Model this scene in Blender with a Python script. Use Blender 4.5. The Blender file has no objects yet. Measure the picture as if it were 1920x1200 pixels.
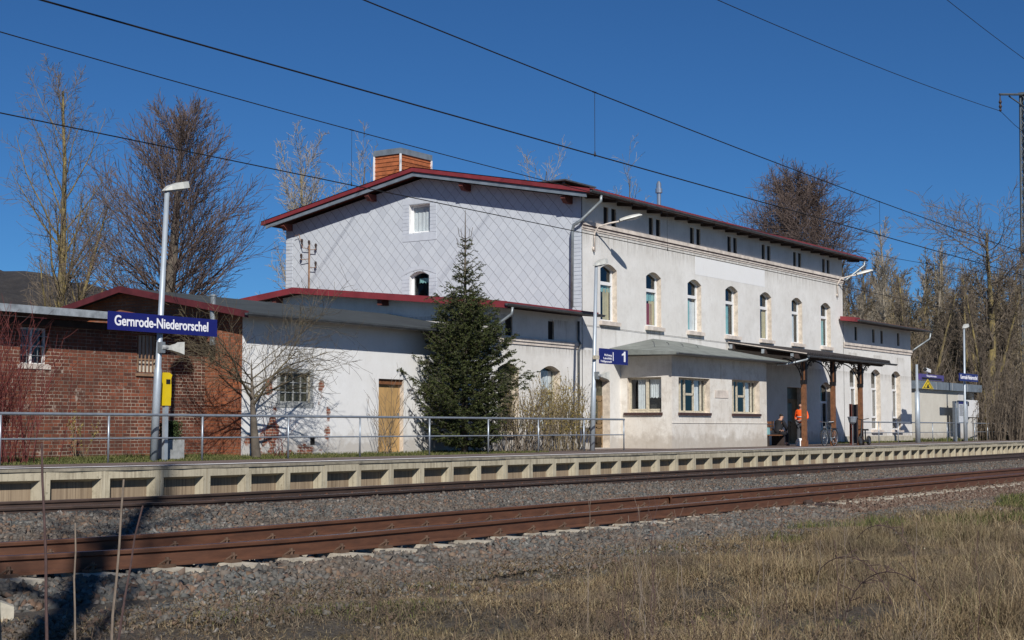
import bpy, math, random
import numpy as np
from mathutils import Vector, Matrix
from mathutils.geometry import tessellate_polygon
random.seed(7); R = random.random
def U(a, b): return a + (b - a) * R()
sc = bpy.context.scene
COL = sc.collection
# ---------------------------------------------------------------- camera, sky, sun, exposure
FPX = 2833.0; AZ = math.radians(33.98); PITCH = math.atan(203 / FPX)
cd = bpy.data.cameras.new('camera'); cam = bpy.data.objects.new('camera', cd); COL.objects.link(cam)
cd.sensor_width = 36; cd.lens = 36 * FPX / 1920; cd.clip_start = 0.1; cd.clip_end = 5000
cam.location = (0, 0, 1.1)
vd = Vector((math.cos(AZ) * math.cos(PITCH), math.sin(AZ) * math.cos(PITCH), math.sin(PITCH)))
cam.rotation_euler = vd.to_track_quat('-Z', 'Y').to_euler()
sc.camera = cam
SUN = Vector((-1.03, -1.0, 1.1)).normalized()
w = bpy.data.worlds.new('World'); sc.world = w; w.use_nodes = True
nt = w.node_tree; bg = nt.nodes['Background']; sky = nt.nodes.new('ShaderNodeTexSky')
sky.sky_type = 'NISHITA'; sky.sun_disc = False
sky.sun_elevation = math.asin(SUN.z); sky.sun_rotation = math.atan2(SUN.x, SUN.y)
sky.altitude = 2500; sky.air_density = 1.0; sky.dust_density = 0.0; sky.ozone_density = 5.0
tint = nt.nodes.new('ShaderNodeMix'); tint.data_type = 'RGBA'; tint.blend_type = 'MULTIPLY'; tint.inputs[0].default_value = 1.0
tint.inputs[7].default_value = (0.46, 0.87, 1.20, 1); nt.links.new(sky.outputs[0], tint.inputs[6])   # deeper, more saturated air
nt.links.new(tint.outputs[2], bg.inputs[0]); bg.inputs[1].default_value = 0.056
sd = bpy.data.lights.new('sun', 'SUN'); sd.energy = 5.0; sd.angle = math.radians(0.53); sd.color = (1, 0.96, 0.91)
so = bpy.data.objects.new('sun', sd); COL.objects.link(so); so.rotation_euler = (-SUN).to_track_quat('-Z', 'Y').to_euler()
so.location = (0, 0, 60)
sc.view_settings.view_transform = 'Standard'; sc.view_settings.look = 'None'
sc.view_settings.exposure = 0.0; sc.view_settings.gamma = 1.0
# ---------------------------------------------------------------- materials
MATS = {}
def newmat(name):
    m = bpy.data.materials.new(name); m.use_nodes = True
    MATS[name] = m
    return m, m.node_tree.nodes, m.node_tree.links, m.node_tree.nodes['Principled BSDF']
def noise(n, l, co, scale, detail=4, rough=0.6):
    t = n.new('ShaderNodeTexNoise'); t.inputs['Scale'].default_value = scale
    t.inputs['Detail'].default_value = detail; t.inputs['Roughness'].default_value = rough
    if co is not None: l.new(co, t.inputs['Vector'])
    return t.outputs['Fac']
def ramp(n, l, fac, stops):
    r = n.new('ShaderNodeValToRGB'); e = r.color_ramp.elements
    while len(e) < len(stops): e.new(0.5)
    for i, (p, c) in enumerate(stops):
        e[i].position = p; e[i].color = (c if len(c) == 4 else (*c, 1)) if not isinstance(c, (int, float)) else (c, c, c, 1)
    l.new(fac, r.inputs[0]); return r.outputs[0]
def mix(n, l, f, a, b, mode='MIX'):
    m = n.new('ShaderNodeMix'); m.data_type = 'RGBA'; m.blend_type = mode
    for s, v in ((m.inputs[0], f), (m.inputs[6], a), (m.inputs[7], b)):
        if isinstance(v, (int, float)): s.default_value = v
        elif isinstance(v, tuple): s.default_value = (*v[:3], 1)
        else: l.new(v, s)
    return m.outputs[2]
def math_(n, l, op, a, b=None):
    m = n.new('ShaderNodeMath'); m.operation = op
    for s, v in ((m.inputs[0], a), (m.inputs[1], b)):
        if v is None: continue
        if isinstance(v, (int, float)): s.default_value = v
        else: l.new(v, s)
    return m.outputs[0]
def pos(n, l, sx=1, sy=1, sz=1):
    g = n.new('ShaderNodeNewGeometry')
    if (sx, sy, sz) == (1, 1, 1): return g.outputs['Position']
    m = n.new('ShaderNodeVectorMath'); m.operation = 'MULTIPLY'; l.new(g.outputs['Position'], m.inputs[0])
    m.inputs[1].default_value = (sx, sy, sz); return m.outputs[0]
def bump(n, l, b, h, strength=0.3, dist=0.02):
    x = n.new('ShaderNodeBump'); x.inputs['Strength'].default_value = strength; x.inputs['Distance'].default_value = dist
    l.new(h, x.inputs['Height']); l.new(x.outputs[0], b.inputs['Normal'])
def simple(name, col, rough=0.6, metal=0.0, var=0.25, scale=6.0, bmp=0.0, dark=None):
    m, n, l, b = newmat(name)
    p = pos(n, l)
    f = noise(n, l, p, scale, 5, 0.65)
    c2 = dark if dark else tuple(c * (1 - var) for c in col)
    c1 = tuple(min(1, c * (1 + var * 0.35)) for c in col)
    l.new(ramp(n, l, f, [(0.3, c2), (0.65, c1)]), b.inputs['Base Color'])
    b.inputs['Roughness'].default_value = rough; b.inputs['Metallic'].default_value = metal
    if bmp: bump(n, l, b, noise(n, l, p, scale * 6, 4), bmp, 0.01)
    return m
def stucco(name, base, stain, amount=0.5, peel=None, lowdirt=True, streaks=()):
    m, n, l, b = newmat(name)
    p = pos(n, l)
    c = mix(n, l, ramp(n, l, noise(n, l, p, 0.7, 6, 0.7), [(0.35, 0.0), (0.7, 0.75)]), base, stain)
    st = noise(n, l, pos(n, l, 9, 9, 1.6), 1.0, 7, 0.75)          # rain streaks
    c = mix(n, l, ramp(n, l, st, [(0.50, 0.0), (0.85, amount * 0.7)]), c, tuple(x * 0.78 for x in stain))
    c = mix(n, l, ramp(n, l, noise(n, l, p, 2.2, 8, 0.8), [(0.50, 0.0), (0.60, amount * 0.55)]), c, tuple(x * 0.86 for x in stain))
    dr = noise(n, l, pos(n, l, 16, 16, 0.9), 1.0, 5, 0.7)           # thin drips
    c = mix(n, l, ramp(n, l, dr, [(0.60, 0.0), (0.72, amount * 0.9)]), c, tuple(x * 0.6 for x in stain))
    sp = noise(n, l, p, 9, 6, 0.75)                                    # blotches and pocks
    c = mix(n, l, ramp(n, l, sp, [(0.62, 0.0), (0.70, amount * 0.8)]), c, tuple(x * 0.62 for x in stain))
    if lowdirt:
        s = n.new('ShaderNodeSeparateXYZ'); l.new(p, s.inputs[0])
        h = math_(n, l, 'MULTIPLY_ADD', noise(n, l, p, 3.0, 5), 1.3); 
        h.node.inputs[2].default_value = 0.0
        g = math_(n, l, 'SUBTRACT', math_(n, l, 'ADD', h, 0.35), s.outputs[2])
        c = mix(n, l, ramp(n, l, g, [(0.0, 0.0), (0.35, 0.55)]), c, (0.34, 0.29, 0.23))
    if peel:
        s = n.new('ShaderNodeSeparateXYZ'); l.new(p, s.inputs[0])
        q = noise(n, l, p, 2.3, 6, 0.6)
        # bare brick shows in a patch round (u0, z0)
        for (u0, z0, ru, rz) in peel:
            du = math_(n, l, 'POWER', math_(n, l, 'DIVIDE', math_(n, l, 'SUBTRACT', s.outputs[0], u0), ru), 2.0)
            dz = math_(n, l, 'POWER', math_(n, l, 'DIVIDE', math_(n, l, 'SUBTRACT', s.outputs[2], z0), rz), 2.0)
            d = math_(n, l, 'ADD', math_(n, l, 'ADD', du, dz), math_(n, l, 'MULTIPLY', q, 2.6))
            msk = ramp(n, l, d, [(0.0, 1.0), (1.0, 1.0)])
            cr = msk.node.color_ramp.elements; cr[0].position = 0.9; cr[1].position = 1.0; cr[0].color = (1, 1, 1, 1); cr[1].color = (0, 0, 0, 1)
            dd = math_(n, l, 'MULTIPLY', d, 0.62); l.new(dd, msk.node.inputs[0])
            bk = n.new('ShaderNodeTexBrick'); cx = n.new('ShaderNodeCombineXYZ'); l.new(s.outputs[0], cx.inputs[0]); l.new(s.outputs[2], cx.inputs[1])
            l.new(cx.outputs[0], bk.inputs[0]); bk.inputs['Scale'].default_value = 1; bk.inputs['Brick Width'].default_value = 0.26
            bk.inputs['Row Height'].default_value = 0.078; bk.inputs['Mortar Size'].default_value = 0.008
            bk.inputs['Color1'].default_value = (0.3, 0.1, 0.055, 1); bk.inputs['Color2'].default_value = (0.2, 0.08, 0.05, 1); bk.inputs['Mortar'].default_value = (0.42, 0.37, 0.3, 1)
            c = mix(n, l, msk, c, bk.outputs[0])
    if streaks:
        s = n.new('ShaderNodeSeparateXYZ'); l.new(p, s.inputs[0]); dn_ = noise(n, l, pos(n, l, 11, 11, 0.7), 1.0, 6, 0.75)
        for (x0, per, wid, zt, ln) in streaks:
            fx = math_(n, l, 'FRACT', math_(n, l, 'DIVIDE', math_(n, l, 'SUBTRACT', s.outputs[0], x0), per))
            mx_ = math_(n, l, 'LESS_THAN', fx, wid / per)
            dz_ = math_(n, l, 'SUBTRACT', zt, s.outputs[2])
            mz_ = math_(n, l, 'MULTIPLY', math_(n, l, 'GREATER_THAN', dz_, 0.0), ramp(n, l, math_(n, l, 'DIVIDE', dz_, ln), [(0.0, 0.85), (1.0, 0.0)]))
            k_ = math_(n, l, 'MULTIPLY', math_(n, l, 'MULTIPLY', mx_, mz_), ramp(n, l, dn_, [(0.40, 0.0), (0.66, 1.0)]))
            c = mix(n, l, k_, c, (0.30, 0.27, 0.225))
    l.new(c, b.inputs['Base Color']); b.inputs['Roughness'].default_value = 0.92
    bump(n, l, b, noise(n, l, p, 45, 6, 0.7), 0.25, 0.006)
    return m
def brick(name, u, c1, c2, mortar, orange=0.06, worn=0.4):
    m, n, l, b = newmat(name)
    p = pos(n, l); s = n.new('ShaderNodeSeparateXYZ'); l.new(p, s.inputs[0])
    cx = n.new('ShaderNodeCombineXYZ'); l.new(s.outputs[u], cx.inputs[0]); l.new(s.outputs[2], cx.inputs[1])
    # wobble so that courses are not ruler straight
    wob = n.new('ShaderNodeTexNoise'); wob.inputs['Scale'].default_value = 3.0; l.new(p, wob.inputs[0])
    vm = n.new('ShaderNodeVectorMath'); vm.operation = 'MULTIPLY_ADD'; l.new(wob.outputs['Color'], vm.inputs[0]); vm.inputs[1].default_value = (0.02, 0.022, 0); l.new(cx.outputs[0], vm.inputs[2])
    bk = n.new('ShaderNodeTexBrick'); l.new(vm.outputs[0], bk.inputs[0])
    bk.inputs['Scale'].default_value = 1; bk.inputs['Brick Width'].default_value = 0.235; bk.inputs['Row Height'].default_value = 0.082
    bk.inputs['Mortar Size'].default_value = 0.0062; bk.inputs['Mortar Smooth'].default_value = 0.2; bk.inputs['Bias'].default_value = -0.1
    bk.squash = 0.55; bk.squash_frequency = 2
    bk.inputs['Color1'].default_value = (0, 0, 0, 1); bk.inputs['Color2'].default_value = (1, 1, 1, 1); bk.inputs['Mortar'].default_value = (0.5, 0.5, 0.5, 1)
    c = ramp(n, l, bk.outputs[0], [(0.0, c1), (0.5, tuple((a + d) / 2 for a, d in zip(c1, c2))), (0.88, c2), (0.95 - orange * 0.3, (0.34, 0.105, 0.045))])
    big = noise(n, l, p, 0.9, 5, 0.6)
    c = mix(n, l, ramp(n, l, big, [(0.38, 0.0), (0.60, 0.6)]), c, tuple(x * 0.8 for x in c1))
    c = mix(n, l, ramp(n, l, noise(n, l, p, 0.55, 5, 0.6), [(0.52, 0.0), (0.66, 0.55)]), c, (0.21, 0.062, 0.03))
    mo = mix(n, l, ramp(n, l, noise(n, l, p, 1.4, 6, 0.75), [(0.46, 0.0), (0.62, 1.0)]), tuple(x * 0.34 for x in mortar), mortar)
    c = mix(n, l, bk.outputs['Fac'], c, mo)
    wn = noise(n, l, p, 2.1, 8, 0.75)
    c = mix(n, l, ramp(n, l, wn, [(0.60, 0.0), (0.66, worn)]), c, (0.40, 0.33, 0.27))
    l.new(c, b.inputs['Base Color']); b.inputs['Roughness'].default_value = 0.9
    h = math_(n, l, 'SUBTRACT', 1.0, bk.outputs['Fac']); bump(n, l, b, h, 0.5, 0.012)
    return m
def slate(name):
    m, n, l, b = newmat(name)
    p = pos(n, l); s = n.new('ShaderNodeSeparateXYZ'); l.new(p, s.inputs[0])
    k = 1 / 0.30
    a1 = math_(n, l, 'MULTIPLY', math_(n, l, 'ADD', math_(n, l, 'MULTIPLY', s.outputs[1], 1.0), math_(n, l, 'MULTIPLY', s.outputs[2], 0.92)), k * 0.7071)
    a2 = math_(n, l, 'MULTIPLY', math_(n, l, 'SUBTRACT', math_(n, l, 'MULTIPLY', s.outputs[1], 1.0), math_(n, l, 'MULTIPLY', s.outputs[2], 0.92)), k * 0.7071)
    wb = math_(n, l, 'MULTIPLY', noise(n, l, p, 2.6, 4), 0.30)
    a1 = math_(n, l, 'ADD', a1, wb); a2 = math_(n, l, 'ADD', a2, wb)
    f1 = math_(n, l, 'FRACT', a1); f2 = math_(n, l, 'FRACT', a2)
    g1 = math_(n, l, 'LESS_THAN', f1, 0.045); g2 = math_(n, l, 'LESS_THAN', f2, 0.055)
    g = math_(n, l, 'MAXIMUM', math_(n, l, 'MULTIPLY', g1, 0.55), g2)
    cx = n.new('ShaderNodeCombineXYZ'); l.new(math_(n, l, 'FLOOR', a1), cx.inputs[0]); l.new(math_(n, l, 'FLOOR', a2), cx.inputs[1])
    wn = n.new('ShaderNodeTexWhiteNoise'); l.new(cx.outputs[0], wn.inputs[0])
    c = ramp(n, l, wn.outputs['Value'], [(0.0, (0.47, 0.50, 0.54)), (0.04, (0.515, 0.55, 0.59)), (1.0, (0.56, 0.595, 0.63))])
    c = mix(n, l, ramp(n, l, noise(n, l, p, 1.2, 7, 0.7), [(0.5, 0.0), (0.75, 0.5)]), c, (0.44, 0.475, 0.515))
    c = mix(n, l, math_(n, l, 'MULTIPLY', g, 0.92), c, (0.20, 0.21, 0.23))
    l.new(c, b.inputs['Base Color']); b.inputs['Roughness'].default_value = 0.75
    h = math_(n, l, 'ADD', math_(n, l, 'MULTIPLY', f1, -1.0), math_(n, l, 'MULTIPLY', f2, 1.0)); bump(n, l, b, h, 0.12, 0.01)
    return m
def island(name, stops, rough=0.85, by=None, spec=0.3, nz=0.0):
    m, n, l, b = newmat(name)
    g = n.new('ShaderNodeNewGeometry')
    c = ramp(n, l, g.outputs['Random Per Island'], stops)
    if by:  # (noise scale, colour, lo, hi, amount)
        for (s_, col, lo, hi, am) in by:
            c = mix(n, l, ramp(n, l, noise(n, l, g.outputs['Position'], s_, 4), [(lo, 0.0), (hi, am)]), c, col)
    if nz: c = mix(n, l, ramp(n, l, noise(n, l, g.outputs['Position'], 55, 4, 0.7), [(0.35, 0.0), (0.7, nz)]), c, (0.05, 0.05, 0.05))
    l.new(c, b.inputs['Base Color']); b.inputs['Roughness'].default_value = rough
    b.inputs['Specular IOR Level'].default_value = spec
    return m
stucco('facade', (0.745, 0.73, 0.69), (0.60, 0.575, 0.525), 0.5, streaks=((45.62, 3.318, 0.12, 4.72, 1.0), (46.62, 3.318, 0.14, 4.72, 1.2), (45.7, 3.318, 0.95, 4.72, 0.35), (0.0, 400.0, 400.0, 7.96, 0.7), (0.0, 400.0, 400.0, 3.8, 0.35)))
stucco('annex_white', (0.77, 0.77, 0.755), (0.68, 0.67, 0.63), 0.3, peel=[(29.0, 0.95, 0.35, 1.0), (31.15, 1.2, 0.22, 0.9), (29.6, 0.45, 2.0, 0.40), (28.5, 0.75, 0.8, 0.45), (28.8, 2.2, 0.25, 0.5), (30.85, 2.1, 0.25, 0.6)])
stucco('bay_render', (0.73, 0.70, 0.635), (0.56, 0.50, 0.42), 0.9)
stucco('soft_panel', (0.765, 0.765, 0.755), (0.74, 0.735, 0.71), 0.2, lowdirt=False)
stucco('hut_render', (0.60, 0.57, 0.49), (0.50, 0.465, 0.39), 0.35)
stucco('hut_light', (0.60, 0.59, 0.56), (0.5, 0.49, 0.45), 0.3)
slate('slate')
brick('brick_dark', 0, (0.095, 0.033, 0.020), (0.25, 0.076, 0.037), (0.48, 0.41, 0.32), worn=0.8)
brick('brick_orange', 1, (0.24, 0.075, 0.035), (0.40, 0.13, 0.05), (0.30, 0.22, 0.16), worn=0.2)
simple('slate_plain', (0.53, 0.565, 0.61), 0.75, var=0.12, scale=4)
simple('trim', (0.64, 0.565, 0.49), 0.85, var=0.35, scale=3)
simple('reveal', (0.62, 0.54, 0.44), 0.9, var=0.35, scale=5)
simple('white_paint', (0.78, 0.78, 0.77), 0.4, var=0.1)
simple('old_frame', (0.56, 0.50, 0.38), 0.6, var=0.35, scale=12)
simple('old_red', (0.105, 0.018, 0.02), 0.6, var=0.4, scale=3)
simple('red_sheet', (0.215, 0.028, 0.034), 0.6, var=0.3, scale=2.0)
simple('dark_red_wood', (0.13, 0.035, 0.025), 0.75, var=0.3)
simple('tiles_red', (0.16, 0.06, 0.045), 0.8, var=0.5, scale=8, bmp=0.4)
simple('tiles_dark', (0.035, 0.03, 0.03), 0.7, var=0.4, scale=8, bmp=0.3)
simple('tiles_orange', (0.42, 0.13, 0.045), 0.8, var=0.35, scale=5, bmp=0.4)
simple('verge_board', (0.17, 0.205, 0.24), 0.6, var=0.3, scale=3)
simple('felt', (0.042, 0.050, 0.052), 0.85, var=0.35, scale=1.5, bmp=0.3)
simple('felt_pale', (0.20, 0.215, 0.195), 0.85, var=0.35, scale=2.0, bmp=0.3)
simple('felt_edge', (0.30, 0.33, 0.35), 0.6, var=0.5, scale=3)
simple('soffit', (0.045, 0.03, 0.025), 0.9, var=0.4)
simple('zinc', (0.30, 0.33, 0.34), 0.45, 0.5, 0.3, 4)
simple('gutter_dark', (0.10, 0.11, 0.12), 0.5, 0.3, 0.4, 4)
simple('galv', (0.36, 0.40, 0.44), 0.42, 0.55, 0.2, 5)
simple('galv_pole', (0.42, 0.47, 0.51), 0.45, 0.35, 0.15, 3)
simple('brown_wood', (0.20, 0.085, 0.036), 0.65, var=0.45, scale=7)
simple('door_wood', (0.46, 0.29, 0.12), 0.65, var=0.2, scale=3)
simple('door_old', (0.24, 0.16, 0.08), 0.7, var=0.4, scale=6)
simple('iron_black', (0.012, 0.010, 0.010), 0.6, 0.2, 0.2)
simple('black', (0.012, 0.012, 0.013), 0.6, 0, 0.2)
simple('dark_slit', (0.010, 0.008, 0.007), 0.9, 0, 0.4)
simple('sign_blue', (0.012, 0.014, 0.135), 0.35, 0, 0.08)
simple('sign_white', (0.85, 0.85, 0.87), 0.5, 0, 0.03)
simple('line_paint', (0.82, 0.80, 0.77), 0.7, 0, 0.25, 3)
simple('sign_violet', (0.08, 0.05, 0.20), 0.35, 0, 0.1)
simple('yellow', (0.72, 0.52, 0.01), 0.4, 0, 0.08)
simple('lamp_shell', (0.55, 0.55, 0.50), 0.5, 0.1, 0.2)
simple('lamp_glass', (0.35, 0.36, 0.36), 0.2, 0, 0.1)
simple('concrete', (0.46, 0.42, 0.33), 0.9, var=0.35, scale=6, bmp=0.3)
simple('coping_stain', (0.27, 0.24, 0.18), 0.9, var=0.5, scale=5, bmp=0.3)
simple('concrete_block', (0.33, 0.34, 0.33), 0.9, var=0.3, scale=8, bmp=0.3)
simple('sleeper', (0.47, 0.42, 0.33), 0.9, var=0.45, scale=9, bmp=0.3)
simple('old_insulator', (0.05, 0.035, 0.03), 0.3, 0, 0.2)
simple('rail_clip', (0.125, 0.075, 0.048), 0.7, 0.2, 0.4, 12)
simple('rust_rod', (0.30, 0.18, 0.11), 0.8, 0, 0.4)
simple('glazed_dark_brick', (0.07, 0.035, 0.03), 0.6, 0, 0.5, 14)
simple('hivis', (1.0, 0.115, 0.01), 0.6, 0, 0.12)
simple('reflective', (0.45, 0.48, 0.50), 0.35, 0, 0.1)
simple('trousers_grey', (0.06, 0.062, 0.07), 0.85, 0, 0.3)
simple('clothes_black', (0.010, 0.010, 0.013), 0.85, 0, 0.3)
simple('skin', (0.45, 0.25, 0.17), 0.55, 0, 0.1)
simple('hair_dark', (0.02, 0.014, 0.01), 0.7, 0, 0.2)
simple('tyre', (0.02, 0.02, 0.02), 0.8, 0, 0.2)
simple('silver', (0.5, 0.52, 0.54), 0.3, 0.8, 0.1)
simple('wire', (0.018, 0.016, 0.016), 0.6, 0.3, 0.2)
simple('mast_steel', (0.10, 0.115, 0.125), 0.6, 0.3, 0.3, 2)
simple('curtain_white', (0.60, 0.62, 0.63), 0.9, 0, 0.15)
simple('curtain_grey', (0.26, 0.235, 0.22), 0.9, 0, 0.3)
simple('curtain_teal', (0.22, 0.42, 0.42), 0.9, 0, 0.2)
simple('curtain_ochre', (0.42, 0.37, 0.23), 0.9, 0, 0.2)
simple('curtain_red', (0.25, 0.03, 0.04), 0.9, 0, 0.2)
simple('poster', (0.62, 0.65, 0.68), 0.4, 0, 0.25, 18)
simple('red_print', (0.6, 0.03, 0.03), 0.5, 0, 0.1)
simple('bark', (0.115, 0.095, 0.072), 0.9, 0, 0.5, 3, 0.4)
simple('bark_lichen', (0.22, 0.17, 0.06), 0.9, 0, 0.45, 2, 0.3, dark=(0.085, 0.07, 0.05))
simple('twig', (0.15, 0.118, 0.085), 0.9, 0, 0.3, 2)
simple('twig_purple', (0.115, 0.082, 0.068), 0.9, 0, 0.3, 2)
simple('twig_olive', (0.22, 0.175, 0.105), 0.9, 0, 0.4, 0.6)
simple('twig_grey', (0.29, 0.25, 0.19), 0.9, 0, 0.4, 1)
simple('twig_lichen', (0.105, 0.085, 0.045), 0.9, 0, 0.6, 4, dark=(0.06, 0.045, 0.035))
simple('twig_red', (0.12, 0.022, 0.018), 0.8, 0, 0.4, 3)
simple('dry_stem', (0.21, 0.165, 0.125), 0.9, 0, 0.3, 20)
simple('weed_brown', (0.13, 0.09, 0.06), 0.9, 0, 0.4, 3)
simple('dark_stem', (0.085, 0.05, 0.045), 0.9, 0, 0.35, 20)
island('needles', [(0.0, (0.018, 0.026, 0.007)), (0.6, (0.036, 0.050, 0.013)), (1.0, (0.095, 0.11, 0.025))], 0.7, by=[(1.6, (0.075, 0.085, 0.022), 0.5, 0.68, 0.6), (2.5, (0.06, 0.04, 0.022), 0.60, 0.72, 0.6)])
island('box_leaves', [(0.0, (0.02, 0.035, 0.010)), (1.0, (0.05, 0.075, 0.02))], 0.7)
island('buds', [(0.0, (0.20, 0.15, 0.05)), (1.0, (0.32, 0.25, 0.07))], 0.8)
island('rock', [(0.0, (0.06, 0.062, 0.058)), (0.3, (0.11, 0.112, 0.103)), (0.55, (0.165, 0.163, 0.148)), (0.72, (0.16, 0.125, 0.095)), (0.86, (0.14, 0.085, 0.062)), (0.94, (0.22, 0.14, 0.085)), (1.0, (0.30, 0.295, 0.27))], 0.85, by=[(0.5, (0.15, 0.105, 0.07), 0.42, 0.62, 0.5), (2.2, (0.055, 0.045, 0.036), 0.52, 0.66, 0.5)], nz=0.35)
island('rock_rust', [(0.0, (0.09, 0.055, 0.04)), (0.6, (0.15, 0.095, 0.065)), (1.0, (0.22, 0.18, 0.14))], 0.9, nz=0.3)
island('straw', [(0.0, (0.085, 0.055, 0.030)), (0.35, (0.185, 0.13, 0.072)), (0.7, (0.29, 0.215, 0.118)), (0.9, (0.39, 0.31, 0.185)), (1.0, (0.11, 0.11, 0.04))], 0.9, by=[(0.35, (0.09, 0.095, 0.04), 0.54, 0.70, 0.55), (1.1, (0.13, 0.095, 0.06), 0.50, 0.64, 0.6), (4.0, (0.28, 0.235, 0.165), 0.56, 0.68, 0.6), (0.8, (0.12, 0.095, 0.07), 0.50, 0.60, 0.55)])
island('green_grass', [(0.0, (0.045, 0.06, 0.015)), (0.6, (0.09, 0.105, 0.028)), (1.0, (0.20, 0.17, 0.07))], 0.85)
def glassm():
    m, n, l, b = newmat('glass'); out = n['Material Output']
    gl = n.new('ShaderNodeBsdfGlossy'); gl.inputs['Roughness'].default_value = 0.02; gl.inputs['Color'].default_value = (0.9, 0.95, 1, 1)
    tr = n.new('ShaderNodeBsdfTransparent'); tr.inputs['Color'].default_value = (0.90, 0.93, 0.93, 1)
    fr = n.new('ShaderNodeLayerWeight'); fr.inputs[0].default_value = 0.5
    fc = math_(n, l, 'MULTIPLY_ADD', math_(n, l, 'POWER', fr.outputs['Facing'], 3.0), 0.45); fc.node.inputs[2].default_value = 0.05
    mx = n.new('ShaderNodeMixShader'); l.new(fc, mx.inputs[0]); l.new(tr.outputs[0], mx.inputs[1]); l.new(gl.outputs[0], mx.inputs[2])
    l.new(mx.outputs[0], out.inputs[0])
glassm()
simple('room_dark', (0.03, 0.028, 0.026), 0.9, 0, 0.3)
def dirtyglass():
    m, n, l, b = newmat('dirty_glass'); p = pos(n, l)
    l.new(ramp(n, l, noise(n, l, p, 7, 6, 0.7), [(0.35, (0.02, 0.02, 0.015)), (0.6, (0.08, 0.08, 0.05)), (0.85, (0.22, 0.22, 0.18))]), b.inputs['Base Color']); b.inputs['Roughness'].default_value = 0.35
dirtyglass()
def railm():
    m, n, l, b = newmat('rail_rust'); g = n.new('ShaderNodeNewGeometry'); s = n.new('ShaderNodeSeparateXYZ'); l.new(g.outputs['Position'], s.inputs[0])
    c = ramp(n, l, noise(n, l, pos(n, l, 1, 1, 6), 3, 6, 0.7), [(0.3, (0.060, 0.024, 0.012)), (0.7, (0.125, 0.050, 0.024))])
    c = mix(n, l, ramp(n, l, s.outputs[1], [(0.0, 0.0), (1.0, 0.0)]), c, c)
    l.new(c, b.inputs['Base Color']); b.inputs['Roughness'].default_value = 0.75
    m, n, l, b = newmat('rail_dark'); l.new(ramp(n, l, noise(n, l, pos(n, l), 3, 6, 0.7), [(0.3, (0.035, 0.022, 0.016)), (0.7, (0.068, 0.040, 0.029))]), b.inputs['Base Color']); b.inputs['Roughness'].default_value = 0.7
    m, n, l, b = newmat('rail_head'); b.inputs['Base Color'].default_value = (0.16, 0.17, 0.20, 1); b.inputs['Metallic'].default_value = 0.9; b.inputs['Roughness'].default_value = 0.3
railm()
def wallpanel():
    m, n, l, b = newmat('panel_concrete'); p = pos(n, l)
    c = mix(n, l, ramp(n, l, noise(n, l, p, 4, 6, 0.7), [(0.35, 0.0), (0.7, 0.6)]), (0.50, 0.445, 0.32), (0.35, 0.305, 0.21))
    st = noise(n, l, pos(n, l, 22, 22, 0.8), 1.0, 4, 0.6)
    c = mix(n, l, ramp(n, l, st, [(0.48, 0.0), (0.62, 0.55)]), c, (0.17, 0.135, 0.09))
    oi = n.new('ShaderNodeObjectInfo'); c = mix(n, l, ramp(n, l, oi.outputs['Random'], [(0.2, 0.0), (1.0, 0.45)]), c, (0.36, 0.32, 0.24))
    c = mix(n, l, ramp(n, l, noise(n, l, p, 1.6, 7, 0.75), [(0.52, 0.0), (0.66, 0.6)]), c, (0.22, 0.19, 0.13))
    c = mix(n, l, ramp(n, l, noise(n, l, p, 12, 5, 0.7), [(0.60, 0.0), (0.68, 0.6)]), c, (0.14, 0.13, 0.08))
    l.new(c, b.inputs['Base Color']); b.inputs['Roughness'].default_value = 0.9; bump(n, l, b, noise(n, l, p, 60, 4), 0.2, 0.005)
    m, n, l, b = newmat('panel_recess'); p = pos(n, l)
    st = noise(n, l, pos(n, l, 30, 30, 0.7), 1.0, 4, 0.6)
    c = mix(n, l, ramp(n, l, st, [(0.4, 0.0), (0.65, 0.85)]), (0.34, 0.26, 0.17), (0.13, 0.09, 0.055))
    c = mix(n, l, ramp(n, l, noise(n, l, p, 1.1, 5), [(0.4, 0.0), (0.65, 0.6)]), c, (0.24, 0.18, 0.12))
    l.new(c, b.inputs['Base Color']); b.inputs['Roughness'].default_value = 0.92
wallpanel()
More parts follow.
